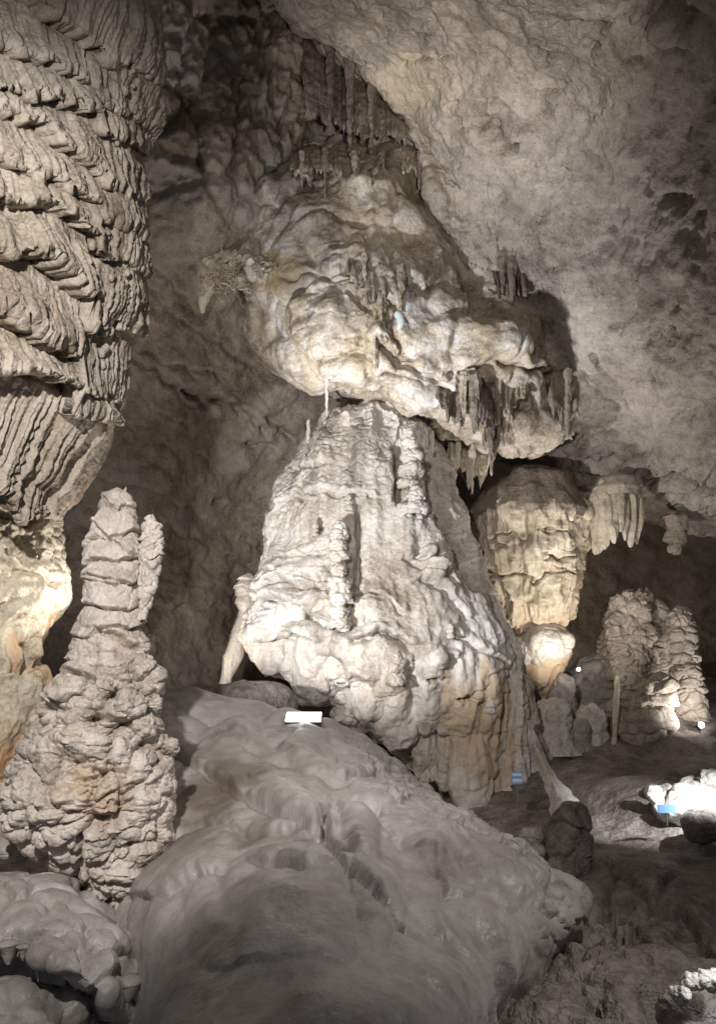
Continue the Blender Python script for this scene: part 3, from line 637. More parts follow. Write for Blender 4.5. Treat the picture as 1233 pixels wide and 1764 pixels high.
def spire(name, px, y0, y1, w, Y, mat, parent, seed, base=None, nu=56, nv=110, bottom=1.0, led=.10, lean=0.0, cut=False):
    """a knobbly little column: bulb on bulb"""
    rr = random.Random(seed); n = max(2, round((y1 - y0) / (w * 1.15))); rows = []
    ev = [rr.uniform(.8, 1.2) for _ in range(n)]; tot = sum(ev); y = y0
    for i in range(n):
        h = (y1 - y0) * ev[i] / tot; k = rr.uniform(.85, 1.1) * (1 + (bottom - 1) * i / n) * (.8 if i == 0 else 1); c = px + rr.uniform(-.12, .12) * w
        prof = ((.0, .62), (.2, .88), (.55, 1.0), (.85, .92), (.97, .7)) if i else ((.0, .25), (.15, .6), (.4, .9), (.8, .95), (.97, .72))
        for t, q in prof: rows.append((y + h * t, c - w * k * q, c + w * k * q))
        y += h
    s = column(rows, Y, .95, nu, nv, .65, foot=cut, smooth=.5)
    r = w * Y / FOC
    s.push(.16 * r * lumps(s.P, r * .8, 1, seed + 1, .7) + .22 * r * fbm(s.P / r * .8, 3, seed + 2) + ledges(s.P, r * .5, .06 * r, (.1, 0), .8, seed))
    return emit(s, name, mat, parent, base)
for i, a in enumerate([(706, 752, 842, 22, 15.0, 1.05, .22), (712, 836, 890, 26, 14.9, 1.2, .2), (583, 896, 985, 17, 14.1, 1.1, .3), (585, 970, 1085, 21, 13.85, 1.05, .3), (776, 1075, 1100, 7, 14.2, 1.3, .15), (543, 896, 925, 6, 14.4, 1.2, .15), (592, 1168, 1245, 22, 13.6, 1.1, .22), (682, 1120, 1180, 15, 13.45, 1.3, .2), (845, 1160, 1230, 9, 14.0, 1.2, .2), (815, 1330, 1420, 20, 14.1, 1.0, .25), (600, 852, 880, 8, 14.6, 1.0, .2), (628, 835, 860, 5, 14.8, 1, .2)]):
    x, y0, y1, wd, Y, bt, led = a
    Y = front(MR, 17, .75, x, y1 - 20) - .22 - .004 * wd
    spire('spire', x, y0, y1, wd, Y, M['white'], body, 330 + i, bottom=bt, led=led)
for i, (x, y0, y1, wd) in enumerate([(531, 722, 752, 4), (563, 660, 706, 3), (585, 706, 735, 4), (617, 718, 742, 4), (651, 730, 752, 4), (680, 728, 755, 4), (735, 738, 758, 3), (600, 700, 722, 3), (636, 705, 730, 3), (560, 722, 742, 4), (745, 742, 770, 3)]):
    spire('tip', x, y0, y1 + 12, wd, 16.4, M['white'], body, 350 + i, nu=16, nv=30, led=.25)
# hanging lobes of the bottom edge
for i, (x, y0, y1, wd, Y) in enumerate([(470, 1085, 1150, 24, 13.8), (505, 1100, 1172, 30, 13.6), (545, 1095, 1190, 36, 13.5), (590, 1090, 1180, 34, 13.4), (640, 1110, 1230, 42, 13.3), (690, 1150, 1290, 34, 13.3), (660, 1160, 1275, 20, 13.2), (730, 1210, 1345, 32, 13.5), (770, 1230, 1360, 26, 13.7), (812, 1180, 1400, 40, 13.9), (860, 1200, 1400, 34, 14.1), (835, 1300, 1425, 22, 13.8), (895, 1260, 1390, 22, 14.5), (445, 1040, 1115, 22, 14.0), (500, 1040, 1095, 34, 13.7), (560, 1030, 1085, 24, 13.7), (640, 1030, 1100, 40, 13.9)]):
    Y = front(MR, 17, .75, x, (y0 + y1) / 2) + .28
    s = column([(y0, x - wd * .5, x + wd * .5), (y0 + (y1 - y0) * .12, x - wd * .85, x + wd * .85), (y0 + (y1 - y0) * .35, x - wd, x + wd), (y0 + (y1 - y0) * .8, x - wd * .92, x + wd * .92), (y1, x - wd * .55, x + wd * .55)], Y, .9, 70, 80, .7, foot=True)
    rt_ = sstep(700, 800, x)
    s.push(flutes(s.P, 2.2, .05 + .03 * rt_, 370 + i, 0, .06) + (.02 + .025 * rt_) * flutes(s.P, 5, 1, 376, 0, .05) + .10 * fbm(s.P * 1.0, 3, 371 + i) + ledges(s.P, .5, .03 + .015 * rt_, (0, 0), 1.3, 372 + i, .9))
    s.push(.02 * fbm(s.P * 6, 3, 373))
    og = np.exp(-(((s.px - 845) / 80) ** 2 + ((s.py - 1250) / 130) ** 2))
    s.att['stain_glow'] = np.clip(sstep(.25, .8, og * 1.1 + .45 * fbm(s.P * S3(2.6, 2.6, .22), 4, 374)) * .8 + .05, 0, 1)
    emit(s, 'lobe', M['white'], mo)

# slim pillar standing left of the mound
o = empty('slim_pillar', pt(392, 1172, 17.5), 'slim white pillar with a rounded top standing left of the great mound', 'pillar')
s = column([(989, 418, 432), (997, 406, 440), (1015, 403, 441), (1040, 404, 436), (1052, 408, 432), (1070, 404, 428), (1100, 396, 424), (1130, 388, 417), (1155, 381, 408), (1178, 376, 396)], 17.5, .8, 80, 170)
s.push(.05 * fbm(s.P * 1.5, 3, 381) + flutes(s.P, 3, .03, 382) + sstep(1060, 1030, s.py) * ledges(s.P, .2, .09, (0, 0), .6, 383))
emit(s, 'shaft', M['white'], o)
# ================================================================== hanging from the ceiling
# pale swollen boss above the mound
bo = empty('ceiling_boss', pt(690, 300, 17), 'swollen pale bluish-white rock boss hanging from the ceiling above the great mound', 'ceiling boss')
s = patch([
    [(400, 250, 17), (480, 240, 16), (580, 230, 15.5), (700, 240, 15.6), (820, 300, 16.4), (900, 360, 17), (960, 420, 18)],
    [(400, 330, 16.6), (470, 330, 15.2), (580, 330, 14.6), (700, 340, 14.8), (820, 380, 15.6), (910, 420, 16.4), (980, 480, 17.6)],
    [(410, 430, 16.8), (470, 430, 15.2), (580, 430, 14.3), (700, 430, 14.5), (820, 460, 15.2), (930, 500, 16), (1010, 560, 17.6)],
    [(425, 520, 17.0), (480, 520, 15.2), (580, 530, 14.2), (700, 540, 14.3), (820, 560, 14.9), (930, 590, 15.7), (1012, 630, 17.4)],
    [(434, 580, 17.4), (490, 605, 15.6), (580, 625, 14.6), (690, 635, 14.6), (800, 640, 14.9), (920, 670, 15.8), (1004, 690, 17.4)],
    [(450, 610, 18.2), (510, 648, 16.4), (590, 675, 15.6), (690, 690, 15.5), (790, 720, 15.6), (920, 745, 16.4), (995, 740, 17.8)],
    [(470, 630, 19.5), (530, 660, 18), (610, 690, 17.2), (700, 712, 17.2), (790, 752, 17.2), (920, 775, 17.8), (985, 765, 18.6)],
    [(480, 630, 22), (540, 660, 22), (620, 690, 22), (710, 715, 22), (800, 750, 22), (930, 775, 22), (990, 765, 22)],
], 330, 300)
P = s.P
d = .28 * fbm(P * .6, 3, 401) + .14 * lumps(P + .3 * fbm(P * 1.2, 2, 400)[..., None], 1.5, 1, 402) + .06 * fbm(P * 2.2, 4, 403)
brk = sstep(-.15, .4, fbm(P * .7, 3, 404))
d += brk * (flutes(P, 1.8, .08, 405, .1, .15) + ledges(P, .3, .07, (0, 0), .9, 406))
for ln, wd, dp, lp in (([(620, 470), (660, 500), (690, 520), (672, 560), (690, 600)], 5, .2, .05), ([(650, 580), (680, 620), (720, 640), (760, 660)], 6, .25, .1), ([(600, 500), (640, 530)], 5, .2, 0), ([(540, 620), (600, 610), (640, 615)], 4, .12, .06), ([(700, 480), (740, 500), (760, 480)], 6, .15, 0), ([(860, 760), (900, 768), (970, 745)], 6, .35, .15), ([(660, 640), (720, 660), (770, 680)], 6, .25, .1), ([(500, 480), (540, 470), (600, 480)], 4, .12, .05), ([(800, 640), (850, 620), (900, 640), (960, 640)], 6, .3, .1)):
    d += s.crack(ln, wd, dp, lp)
for a in ((830, 670, 22, 26, .7), (800, 690, 18, 18, .5), (850, 530, 10, 12, .2), (620, 500, 12, 10, .3), (720, 490, 22, 12, .25), (690, 610, 22, 14, .25)):
    d += s.dent(*a)
for a in ((540, 560, 60, 60, .3), (820, 590, 80, 50, .35), (920, 725, 55, 35, .35), (600, 640, 60, 30, .2), (720, 690, 60, 24, .2)):
    d += s.knob(*a)
s.push(d); s.push(.035 * fbm(s.P * 4, 4, 407))
P = s.P
yb = np.exp(-(((s.px - 475) / 60) ** 2 + ((s.py - 470) / 40) ** 2))
s.att['stain_glow'] = .8 * sstep(.25, .7, yb) + .35 * sstep(.1, .6, fbm(P * S3(1.6, 1.6, .5), 3, 408))
s.att['dark'] = .40 * sstep(.2, .6, fbm(P * S3(1.5, 1.5, .7), 4, 409) + .5 * sstep(450, 380, s.py) - .2)
emit(s, 'rock', M['blueish'], bo)

def stalactite(px, y0, y1, w, Y, seed, blunt=.15, ribs=.25, nu=28, nv=60, ragged=0.0):
    """fluted hanging cone, ring by ring, with knots along its length"""
    r = w * Y / FOC; rr = random.Random(seed); rows = [(y0 - 14, px - w * 1.15, px + w * 1.15)]
    lean = rr.uniform(-.25, .25) * w
    for t in (.12, .25, .38, .5, .62, .74, .86, .95):
        hw = w * (1.05 - .8 * t ** rr.uniform(.9, 1.4)) * rr.uniform(.82, 1.15); c = px + lean * t + rr.uniform(-.12, .12) * w
        rows.append((y0 + (y1 - y0) * t, c - hw, c + hw))
    rows.append((y1, px + lean - w * blunt * .6, px + lean + w * blunt * .6))
    s = column(rows, Y, .8, nu, nv, .65, foot=True, smooth=2)
    s.push(flutes(s.P, .9 / r, ribs * r, seed, 0, .08) + .25 * r * fbm(s.P / r * .8, 3, seed + 1) + ledges(s.P, r * .9, .12 * r, (0, 0), .9, seed + 2))
    return s
def drapery(x0, x1, top, bot, Y, seed, fold=.16, tips=26, freq=.055, thick=.12, nu=None, nv=64):
    """a folded sheet whose crests run out into tips"""
    nu = nu or int((x1 - x0) * 1.1) + 30
    u = np.linspace(0, 1, nu); px = x0 + (x1 - x0) * u
    tp = np.interp(u, np.linspace(0, 1, len(top)), top) + 9 * fbm(np.stack([px * .03, 0 * px, 0 * px + seed], -1), 3, seed); bt = np.interp(u, np.linspace(0, 1, len(bot)), bot)
    q = np.stack([px * freq, 0 * px + seed, 0 * px], -1)
    rd = 1 - 2.2 * np.abs(noise(q, seed)); r2 = 1 - 2.2 * np.abs(noise(q * 2.7 + 5, seed + 1))
    tip = np.clip(.75 * rd + .35 * r2, 0, 1) ** 1.5
    bt = bt + tips * (tip - .25) + tips * .35 * noise(q * 5, seed + 2)
    v = np.linspace(0, 1, nv)[:, None]
    py = tp * (1 - v) + bt * v
    pxx = px + 3 * fbm(np.stack([px[None] * .02 + 0 * v, py * .012, 0 * py], -1), 2, seed + 3)
    yo = -fold * (.35 + .65 * v) * (rd * .8 + r2 * .35) + .9 * (1 - v) ** 2.5
    end = 1 - sstep(.0, .06, u) * sstep(1, .94, u); yo = yo + end * .25
    A = pt(pxx, py, Y + yo); B = pt(pxx, py - 2, Y + yo + thick * (1.3 - v) + .02)
    s = Surf(np.concatenate([A, B[::-1]], 0))
    s.push(.05 * fbm(s.P * 2.5, 3, seed + 5) + .02 * fbm(s.P * 8, 2, seed + 6))
    return s
def cluster(name, label, cat, mat, sheets, pieces, Y, seed, mat2=None, part='stalactite'):
    x0 = np.mean([p[0] for p in sheets]); y0 = min(min(p[2]) for p in sheets)
    o = empty(name, pt(x0, y0, Y), label, cat)
    for i, p in enumerate(sheets):
        emit(drapery(p[0], p[1], p[2], p[3], Y + (p[4] if len(p) > 4 else 0), seed + 40 + i * 7), 'drapery_sheet', mat, o)
    for i, p in enumerate(pieces):
        emit(stalactite(p[0], p[1], p[2], p[3], Y + (p[4] if len(p) > 4 else 0), seed + i * 3), part, (mat2 or mat) if i % 2 else mat, o)
    return o
DK, BR = M['dark'], M['brown']
cluster('stalactite_cluster', 'dark brown fluted drapery hanging over the right of the pale boss', 'stalactites', DK, [(838, 908, [405, 400, 400, 410], [455, 500, 525, 490])], [(884, 430, 546, 9, -.15), (866, 425, 505, 8, -.1)], 15.3, 420)
cluster('stalactite_cluster', 'brown broken stalactites right of the darkest hanging group', 'stalactites', DK, [(908, 962, [480, 490, 500], [515, 550, 545])], [(948, 505, 572, 6), (926, 500, 548, 7)], 15.9, 440)
cluster('stalactite_cluster', 'short dark drapery around the hollow at the lower right of the pale boss', 'stalactites', DK, [(752, 850, [660, 640, 640, 680], [700, 735, 715, 745])], [(818, 660, 748, 8), (798, 655, 735, 6)], 14.7, 450, BR)
cluster('stalactite_cluster', 'tan stalactites hanging between the hollow and the white block', 'stalactites', BR, [(848, 912, [630, 630, 635], [690, 715, 675]), (832, 878, [690, 690, 690], [775, 790, 755], .3)], [(858, 640, 728, 6), (846, 690, 808, 7, .2)], 15.2, 460, DK)
cluster('stalactite_cluster', 'tan drapery hanging right of the white block under the ceiling', 'drapery', BR, [(944, 992, [640, 640, 650], [690, 735, 715])], [(978, 650, 756, 6, -.05)], 15.8, 470)
cluster('fluted_canopy', 'small fluted yellowish stone canopy right of the mound top', 'canopy', M['cream'], [(772, 850, [738, 730, 732, 745], [785, 822, 828, 800])], [(812, 760, 852, 6, -.1), (836, 750, 822, 6), (790, 745, 806, 6)], 17.6, 480, BR, 'flute')
cluster('ridge_curtain', 'dark brown drapery hanging along the bright ceiling ridge at the top', 'drapery', DK, [(520, 610, [20, 60, 95], [130, 210, 235], .2), (585, 700, [80, 130, 200], [225, 240, 245])], [(602, 110, 268, 8, -.15), (640, 150, 262, 7, -.1), (568, 80, 225, 8, .1)], 14.4, 500)
cluster('ridge_fringe', 'thin brown drapery in a row below the ridge drapery', 'stalactites', BR, [(690, 775, [235, 262, 290], [290, 315, 330]), (500, 660, [260, 255, 250, 250], [305, 300, 310, 295], -.4)], [(742, 290, 350, 5), (722, 275, 326, 4), (610, 275, 335, 5, -.45), (560, 270, 340, 5, -.45), (520, 275, 322, 4, -.45)], 14.9, 530, DK)
cluster('boss_fringe', 'tan ribs running down the middle of the pale boss', 'stalactites', BR, [(596, 668, [430, 425, 430], [480, 500, 510])], [(655, 470, 590, 5, .1), (645, 500, 640, 4, .2), (690, 470, 545, 7, .15), (628, 450, 520, 5)], 14.05, 560, M['blueish'])
st_ = empty('tusk_stalactite', pt(335, 440, 15.5), 'broad cream tusk-shaped stalactite on the dark wall left of the boss', 'stalactite')
s = column([(412, 322, 330), (425, 314, 345), (450, 318, 362), (480, 332, 372), (505, 338, 366), (525, 343, 358), (537, 348, 353)], 16.2, .7, 40, 70, foot=True)
s.push(.06 * fbm(s.P * 2, 3, 590) + flutes(s.P, 4, .02, 591)); emit(s, 'body', M['cream'], st_)
# twisting root-like helictites
hrng = random.Random(31)
def helictite(label, px, py, n, Y, mat, spread, drop, group=None):
    o = empty('helictite_tangle', pt(px, py, Y), label, 'helictites', group)
    for i in range(9):
        lump_part('crust', px + hrng.uniform(-spread, spread), py + hrng.uniform(-spread * .7, spread * .5), hrng.uniform(9, 20), hrng.uniform(7, 15), Y + hrng.uniform(.1, .35), M['blueish'] if i % 2 else mat, o, 900 + i * 5 + int(px), .35, nu=28, nv=22)
    for i in range(n):
        p = pt(px + hrng.uniform(-spread, spread), py + hrng.uniform(-spread * .4, spread * .4), Y)
        path = [p]; dirv = np.array([hrng.uniform(-.5, .5), hrng.uniform(-.6, 0), -1.0])
        for k in range(16):
            dirv = dirv * .55 + np.array([hrng.uniform(-1, 1), hrng.uniform(-.6, .5), hrng.uniform(-.95, .75)]) * 1.1
            p = p + dirv / np.linalg.norm(dirv) * drop * .09; path.append(p)
        path = catmull(np.array(path)[:, None], 44)[:, 0]
        r0 = hrng.uniform(.010, .026)
        V, F = tube(path, np.linspace(r0, r0 * .55, 44) * (1 + .45 * noise(np.stack([np.arange(44) * .8, np.full(44, i * 7.3), np.zeros(44)], -1), 9)), 7)
        meshobj('strand', V, F, mat, o)
helictite('tangle of pale root-like helictites hanging beside the cream tusk', 398, 468, 22, 15.9, M['cream'], 40, .8)
helictite('tangle of yellow root-like helictites left of the boss top', 465, 462, 18, 15.0, M['brown'], 34, .45)
# thin straws near the mound top and the little glassy one on the boss
o = tag(emit(stalactite(563, 640, 702, 3.2, 15.2, 610, nu=12), 'soda_straw', M['white'], base=pt(563, 640, 15.2)), 'thin white straw hanging just above the mound top', 'straw')
V, F = tube(catmull(np.stack([pt(x, y, 13.7) for x, y in ((682, 538), (688, 545), (690, 556), (685, 570))])[:, None], 16)[:, 0], [.05, .07, .075, .08, .08, .08, .08, .08, .08, .08, .075, .07, .06, .05, .03, .01], 10)
tag(meshobj('pale_stalactite', V, F, plain('pale_green_calcite', (.62, .70, .66), .3), base=pt(685, 540, 13.7)), 'short curved pale green stalactite on the middle of the boss', 'stalactite')
# ================================================================== right side
be = empty('bell_canopy', pt(930, 1110, 19), 'bell-shaped fluted stone canopy with a dark smooth cap right of the mound', 'canopy')
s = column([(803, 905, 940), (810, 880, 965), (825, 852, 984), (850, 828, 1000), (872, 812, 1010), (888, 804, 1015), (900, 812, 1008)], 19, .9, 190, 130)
P = s.P; s.push(.10 * fbm(P * 1.1, 3, 601) + .03 * fbm(P * 4, 3, 602)); s.att['dark'] = .3 * sstep(-.3, .5, fbm(P * 1.5, 3, 603))  # brown stone cap, its colour darkened further to carry its shade
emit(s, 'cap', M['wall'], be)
s = column([(884, 818, 1004), (898, 806, 1012), (912, 812, 1006), (950, 820, 1000), (1000, 828, 993), (1035, 838, 986), (1060, 856, 978), (1080, 880, 966), (1095, 896, 952), (1120, 898, 950)], 19, .9, 260, 230, foot=True)
P = s.P
d = flutes(P, 2.6, .10, 611, 0, .05) + flutes(P, 6.5, .035, 615, 0, .05) + ledges(P, .55, .03, (0, 0), .9, 612, .9) + .06 * fbm(P * 1.5, 3, 613) + .03 * fbm(P * 5, 3, 614)
for ln in ([(850, 930), (880, 925), (930, 920), (980, 925)], [(830, 985), (900, 1005), (985, 990)], [(870, 950), (910, 960), (985, 955)]):
    d += s.crack(ln, 2.5, .2, 0, 14) * sstep(-.25, .2, noise(P * 2.0, 616))
s.push(d); s.att['stain_glow'] = .4 * sstep(1050, 1100, s.py) + .05
emit(s, 'bell', M['cream'], be)
ba = empty('rounded_flowstone_base', pt(930, 1200, 19), 'rounded white and orange flowstone boulder under the bell canopy', 'boulder')
for i, (x, y, rx, ry, Y) in enumerate([(903, 1122, 34, 26, 18.7), (945, 1112, 46, 36, 18.6)]):
    lump_part('dome', x, y, rx, ry, Y, M['white'], ba, 620 + i, .10, nu=90, nv=70)
s = column([(1125, 880, 985), (1145, 880, 978), (1165, 892, 970), (1185, 915, 955), (1205, 930, 945)], 18.9, .8, 110, 90, foot=True)
s.push(.10 * fbm(s.P * 1.2, 3, 625) + .03 * fbm(s.P * 5, 3, 626) + s.crack([(960, 1150), (945, 1170), (925, 1190)], 3, .15, .05)); s.att['stain_glow'] = .8 + 0 * s.px
emit(s, 'bowl', M['white'], ba)
# small drapery by the recess
dr = empty('lit_drapery', pt(1060, 820, 18.6), 'brightly lit cream drapery hanging from the ceiling lip beside the bell canopy', 'drapery')
for i, (x, y0, y1, wd, dy) in enumerate([(1030, 850, 952, 16, 0), (1042, 838, 948, 14, -.1), (1056, 835, 935, 11, -.15), (1068, 835, 915, 9, -.1), (1076, 840, 930, 9, 0), (1086, 850, 942, 11, .1), (1097, 870, 938, 9, .2)]):
    s = column([(y0 - 10, x - wd * .8, x + wd * .8), (y0 + 10, x - wd, x + wd), (y0 + (y1 - y0) * .6, x - wd * .95, x + wd * .95), (y1 - 10, x - wd * .6, x + wd * .6), (y1, x - wd * .25, x + wd * .25)], 18.4 + dy, .7, 40, 80, foot=True)
    s.push(flutes(s.P, 3.5, .035, 640 + i, 0, .08) + .05 * fbm(s.P * 1.6, 3, 641))
    emit(s, 'fold', M['cream'], dr)
s = column([(818, 1050, 1070), (826, 1030, 1090), (842, 1022, 1100), (856, 1030, 1096)], 18.5, .8, 60, 40)
s.push(.08 * fbm(s.P * 1.5, 3, 650)); emit(s, 'root', M['brown'], dr)
emit(stalactite(1160, 905, 950, 20, 19.5, 655), 'stub', M['wall'], dr)
# stalagmite pair
tw = empty('layered_stalagmite', pt(1130, 1340, 19.5), 'broad grey layered stalagmite with a white flank near the right edge', 'stalagmite')
s = column([(1016, 1092, 1112), (1024, 1060, 1124), (1045, 1044, 1138), (1080, 1036, 1152), (1120, 1032, 1160), (1160, 1036, 1164), (1200, 1042, 1170), (1250, 1058, 1188), (1300, 1074, 1198), (1345, 1090, 1190)], 19.6, .8, 200, 300)
P = s.P
s.push(ledges(P, .26, .11, (-.1, 0), 1.5, 661, .8) + .14 * fbm(P * 1.2, 3, 662) + .09 * lumps(P + .15 * fbm(P * 2, 2, 660)[..., None], .5, 1, 663, .7) + flutes(P, 2.5, .05, 666, 0, .1) + s.crack([(1125, 1020), (1140, 1070), (1150, 1150), (1160, 1200)], 8, .3, 0) + s.knob(1045, 1105, 14, 45, .12) + s.knob(1110, 1220, 50, 60, .3))
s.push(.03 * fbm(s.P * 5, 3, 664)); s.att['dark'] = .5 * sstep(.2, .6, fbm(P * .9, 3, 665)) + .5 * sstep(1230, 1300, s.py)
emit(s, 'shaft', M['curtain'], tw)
for i, (x, y, rx, ry, Y) in enumerate([(1110, 1200, 46, 38, 18.4), (1105, 1250, 52, 32, 18.3), (1075, 1230, 24, 30, 18.4), (1140, 1290, 40, 30, 18.4), (1090, 1290, 30, 24, 18.3)]):
    lump_part('tier', x, y, rx, ry, Y, M['curtain'], tw, 670 + i, .2, ledge=.25, nu=80, nv=80)
tv = empty('ringed_stalagmite', pt(1185, 1330, 19.2), 'narrow ringed stalagmite standing right of the broad layered one', 'stalagmite')
s = column([(1051, 1162, 1176), (1058, 1152, 1187), (1080, 1149, 1193), (1120, 1148, 1198), (1160, 1150, 1204), (1200, 1155, 1214), (1250, 1160, 1222), (1340, 1160, 1235)], 19.2, .9, 110, 220)
s.push(ledges(s.P, .24, .10, (0, 0), 1.3, 681, .8) + .08 * lumps(s.P, .4, 1, 682, .7) + .08 * fbm(s.P * 1.5, 3, 683)); emit(s, 'shaft', M['curtain'], tv)
# crowd of rounded stumps behind the mound's foot
stumps = [(897, 1168, 1290, 20, 18.0, 'smooth grey round-topped stump under the orange flowstone boulder'), (950, 1205, 1300, 30, 17.6, 'pale round stump low on the right of the orange boulder'), (968, 1160, 1280, 22, 18.6, 'tall shaded stump behind the pale round stump'), (1018, 1215, 1310, 24, 18.2, 'small white stump left of the layered stalagmite'), (1022, 1135, 1250, 36, 20.0, 'dark low hump at the back between canopy and layered stalagmite'), (1000, 1240, 1310, 15, 17.6, 'narrow grey stump between the pale and white stumps')]
for i, (x, y0, y1, w_, Y, lab) in enumerate(stumps):
    h = y1 - y0
    s = column([(y0, x - w_ * .3, x + w_ * .3), (y0 + h * .04, x - w_ * .62, x + w_ * .6), (y0 + h * .12, x - w_ * .88, x + w_ * .9), (y0 + h * .3, x - w_ * 1.05, x + w_), (y0 + h * .6, x - w_ * 1.2, x + w_ * 1.25), (y1, x - w_ * 1.6, x + w_ * 1.7)], Y, .9, 80, 80)
    r = w_ * Y / FOC
    s.push(.30 * r * fbm(s.P / r * .6, 3, 700 + i) + .08 * r * fbm(s.P / r * 3, 3, 701 + i) + .10 * r * lumps(s.P, r * .9, 1, 703 + i, 1.4) + ledges(s.P, r * .9, .05 * r, (0, 0), 1.2, 702 + i))
    tag(emit(s, 'stump', M['white'] if i in (1, 3) else M['floor'], base=pt(x, y1, Y)), lab, 'stump')
s = column([(1165, 1060, 1066), (1200, 1056, 1066), (1260, 1054, 1062), (1290, 1052, 1062)], 17.8, 1, 20, 50); s.push(.03 * fbm(s.P * 3, 2, 720))
tag(emit(s, 'thin_column', M['cream'], base=pt(1057, 1290, 17.8)), 'thin pale column in front of the layered stalagmite', 'column')
# stump with a dark top beside the flowstone slope
du = empty('dark_topped_stump', pt(965, 1590, 11.5), 'brown stump with a dark rounded top beside the smooth flowstone slope', 'stump')
s = column([(1383, 965, 985), (1390, 952, 1000), (1410, 940, 1010), (1440, 928, 1016), (1470, 905, 1018), (1520, 900, 1020), (1580, 915, 1024), (1660, 900, 1050)], 11.6, .8, 130, 200)
s.push(.10 * fbm(s.P * 1.2, 3, 731) + flutes(s.P, 3, .03, 732) + ledges(s.P, .35, .06, (0, 0), .9, 733) + .02 * fbm(s.P * 6, 3, 734))
s.att['dark'] = .55 * sstep(1460, 1400, s.py) * sstep(-.4, .3, fbm(s.P * 2, 3, 735)); emit(s, 'body', M['mud'], du)
lump_part('side_lump', 915, 1440, 20, 18, 11.2, M['floor'], du, 736, .12, ledge=.2); lump_part('side_lump', 908, 1465, 24, 16, 11.1, M['floor'], du, 737, .12, ledge=.2)
# flowstone ribbon running down behind the mound
o = empty('white_ribbon', pt(950, 1390, 15.5), 'white flowstone ribbon flaring down beside the orange foot of the mound', 'flowstone')
s = patch([[(908, 1240, 16.2), (914, 1240, 15.9), (920, 1240, 16.2)], [(916, 1290, 15.8), (924, 1288, 15.4), (934, 1290, 15.8)], [(930, 1330, 15.3), (942, 1326, 14.9), (958, 1335, 15.4)], [(940, 1360, 14.9), (958, 1356, 14.5), (985, 1362, 15)], [(945, 1395, 14.4), (968, 1390, 14.0), (1008, 1396, 14.5)], [(945, 1430, 14.2), (970, 1430, 13.8), (1016, 1430, 14.2)]], 60, 120)
s.push(.06 * fbm(s.P * 2, 3, 741) + flutes(s.P, 4, .02, 742)); emit(s, 'sheet', M['white'], o)
# brown hump behind the crest, left of the lamp
tag(lump_part('hump', 420, 1215, 90, 42, 14.0, M['mud'], None, 750, .05, nu=110, nv=60), 'low brown hump behind the crest of the smooth slope', 'rock')
tag(lump_part('boulder', 1010, 1725, 95, 70, 7.8, M['mud'], None, 760, .30, nu=160, nv=130), 'rough pitted boulder in the lower right beside the smooth slope', 'boulder')
tag(lump_part('boulder', 890, 1775, 95, 80, 7.6, M['mud'], None, 764, .30, nu=160, nv=130), 'dark pitted boulder at the bottom below the smooth slope', 'boulder')
# lit rock beside the path on the right
lr = empty('lit_rock', pt(1180, 1420, 13), 'white rock flooded with lamp light at the right edge', 'rock')
s = patch([[(1085, 1372, 16), (1104, 1352, 14.6), (1150, 1345, 14.1), (1200, 1340, 14.2), (1300, 1345, 15.5)], [(1098, 1385, 15.2), (1112, 1372, 13.9), (1150, 1375, 13.4), (1200, 1370, 13.2), (1300, 1372, 14)], [(1118, 1404, 14.6), (1130, 1398, 13.4), (1160, 1405, 13), (1200, 1405, 12.8), (1290, 1400, 12.6)], [(1125, 1425, 14.6), (1138, 1418, 13.5), (1165, 1425, 13.3), (1200, 1425, 13.2), (1290, 1440, 13)]], 90, 70)
s.push(.16 * fbm(s.P * 1.2, 3, 770) + .10 * lumps(s.P, .6, 1, 774) + .03 * fbm(s.P * 6, 3, 771)); emit(s, 'slab', M['white'], lr)
lump_part('knob', 1128, 1370, 14, 18, 13.5, M['white'], lr, 772, .15); lump_part('knob', 1222, 1352, 18, 24, 13.6, M['white'], lr, 773, .25)
tag(lump_part('boulder', 1215, 1425, 45, 34, 12.2, M['mud'], None, 775, .12, nu=80, nv=60), 'dark boulder in front of the flooded white rock at the right edge', 'boulder')
tag(lump_part('boulder', 1195, 1740, 75, 55, 5.4, M['mud'], None, 777, .10, nu=110, nv=80), 'near black boulder in the bottom right corner', 'boulder')
pl = empty('white_pebbles', pt(1200, 1700, 5.3), 'pale lit knobs on top of the black corner boulder', 'rock')
for i, (x, y, rx, ry) in enumerate([(1224, 1684, 20, 18), (1192, 1694, 18, 13), (1170, 1712, 15, 13)]):
    lump_part('knob', x, y, rx, ry, 5.05, M['white'], pl, 780 + i, .25)
# ================================================================== lamps and signs
BLK = plain('black_lamp_housing', (.03, .03, .03), .4); STEEL = plain('sign_post_steel', (.35, .35, .36), .35, .8)
def lens(strength, color): return plain('lamp_lens', (.9, .9, .9), .2, 0, color, strength)
def floodlight(label, px, py, Y, wpx, strength, color, tilt=0.0, h=.14):
    p = pt(px, py, Y); wd = wpx * Y / FOC
    o = empty('floodlight', p - S3(0, 0, .12), label, 'lamp')
    V, F = boxmesh((0, 0, 0), (wd * 1.04, .30, .07)); R = np.array([[1, 0, 0], [0, math.cos(tilt), -math.sin(tilt)], [0, math.sin(tilt), math.cos(tilt)]])
    hs = meshobj('housing', V @ R.T + p, F, BLK, o, smooth=False)
    V, F = boxmesh((0, 0, .046), (wd, .25, .012)); meshobj('lens', V @ R.T + p, F, lens(strength, color), hs, smooth=False)
    V, F = boxmesh((0, .05, -.12), (wd * .6, .04, .2)); meshobj('bracket', V + p, F, BLK, o, smooth=False)
    return o
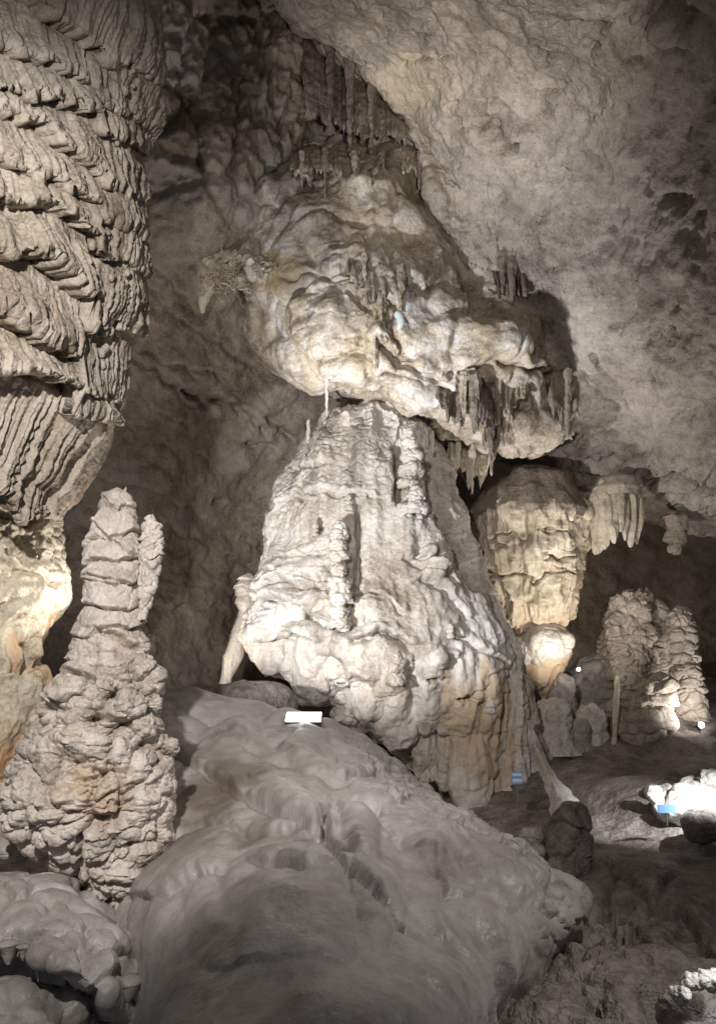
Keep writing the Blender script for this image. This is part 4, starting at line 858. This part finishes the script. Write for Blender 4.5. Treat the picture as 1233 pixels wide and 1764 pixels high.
floodlight('white glowing floodlight panel lying on the crest of the smooth slope', 523, 1240, 11.3, 58, 7, (.95, .96, 1), .42)
def spotlight(label, px, py, Y, rpx, strength, color):
    """small can lamp with a domed glass, on a spike"""
    p = pt(px, py, Y); r = rpx * Y / FOC
    o = empty('spotlight', p - S3(0, 0, r * 4), label, 'lamp')
    V, F = tube([p + S3(0, r * 2.4, -r * .4), p + S3(0, r * 2.2, -r * .4), p], [r * .6, r * 1.15, r * 1.2], 14); hs = meshobj('housing', V, F, BLK, o)
    t = np.linspace(0, math.pi / 2, 6); V, F = tube(np.stack([p[0] + 0 * t, p[1] - r * .6 * np.sin(t), p[2] + 0 * t], -1), r * np.cos(t) + .001, 14); meshobj('lens', V, F, lens(strength, color), hs)
    V, F = tube([p + S3(0, r * 1.5, 0), p + S3(0, r * 1.5, -r * 4)], [r * .25, r * .2], 8); meshobj('spike', V, F, BLK, o)
spotlight('tiny bright lamp low between the canopy boulder and the layered stalagmite', 996, 1153, 18.3, 3, 14, (.8, 1, 1))
spotlight('small bright lamp right of the layered stalagmite foot', 1207, 1249, 18, 5, 9, (.85, .97, 1))
BLUE = plain('blue_sign_paint', (.22, .40, .74), .4); WHT = plain('white_sign_paint', (.75, .78, .82), .4)
def sign(label, px, py, Y, wpx, hpx, stripes):
    p = pt(px, py, Y); k = Y / FOC; wd, h = wpx * k, hpx * k
    o = empty('marker_sign', p - S3(0, 0, h * 2), label, 'sign')
    V, F = boxmesh(p, (wd, .02, h)); bd = meshobj('board', V, F, BLUE, o, smooth=False)
    for a, b in stripes:
        V, F = boxmesh(p + S3(0, -.012, h * a), (wd * .86, .008, h * b)); meshobj('stripe', V, F, WHT, bd, smooth=False)
    V, F = tube([p - S3(0, -.025, -h * .4), p - S3(0, -.025, h * 2)], [.015, .015], 8); meshobj('post', V, F, STEEL, o)
    return o
sign('small blue and white sign at the orange foot of the great mound', 890, 1340, 13.6, 18, 20, [(.26, .22), (-.2, .26)])
sign('blue sign in front of the flooded white rock at the right', 1147, 1393, 12.5, 28, 13, [])
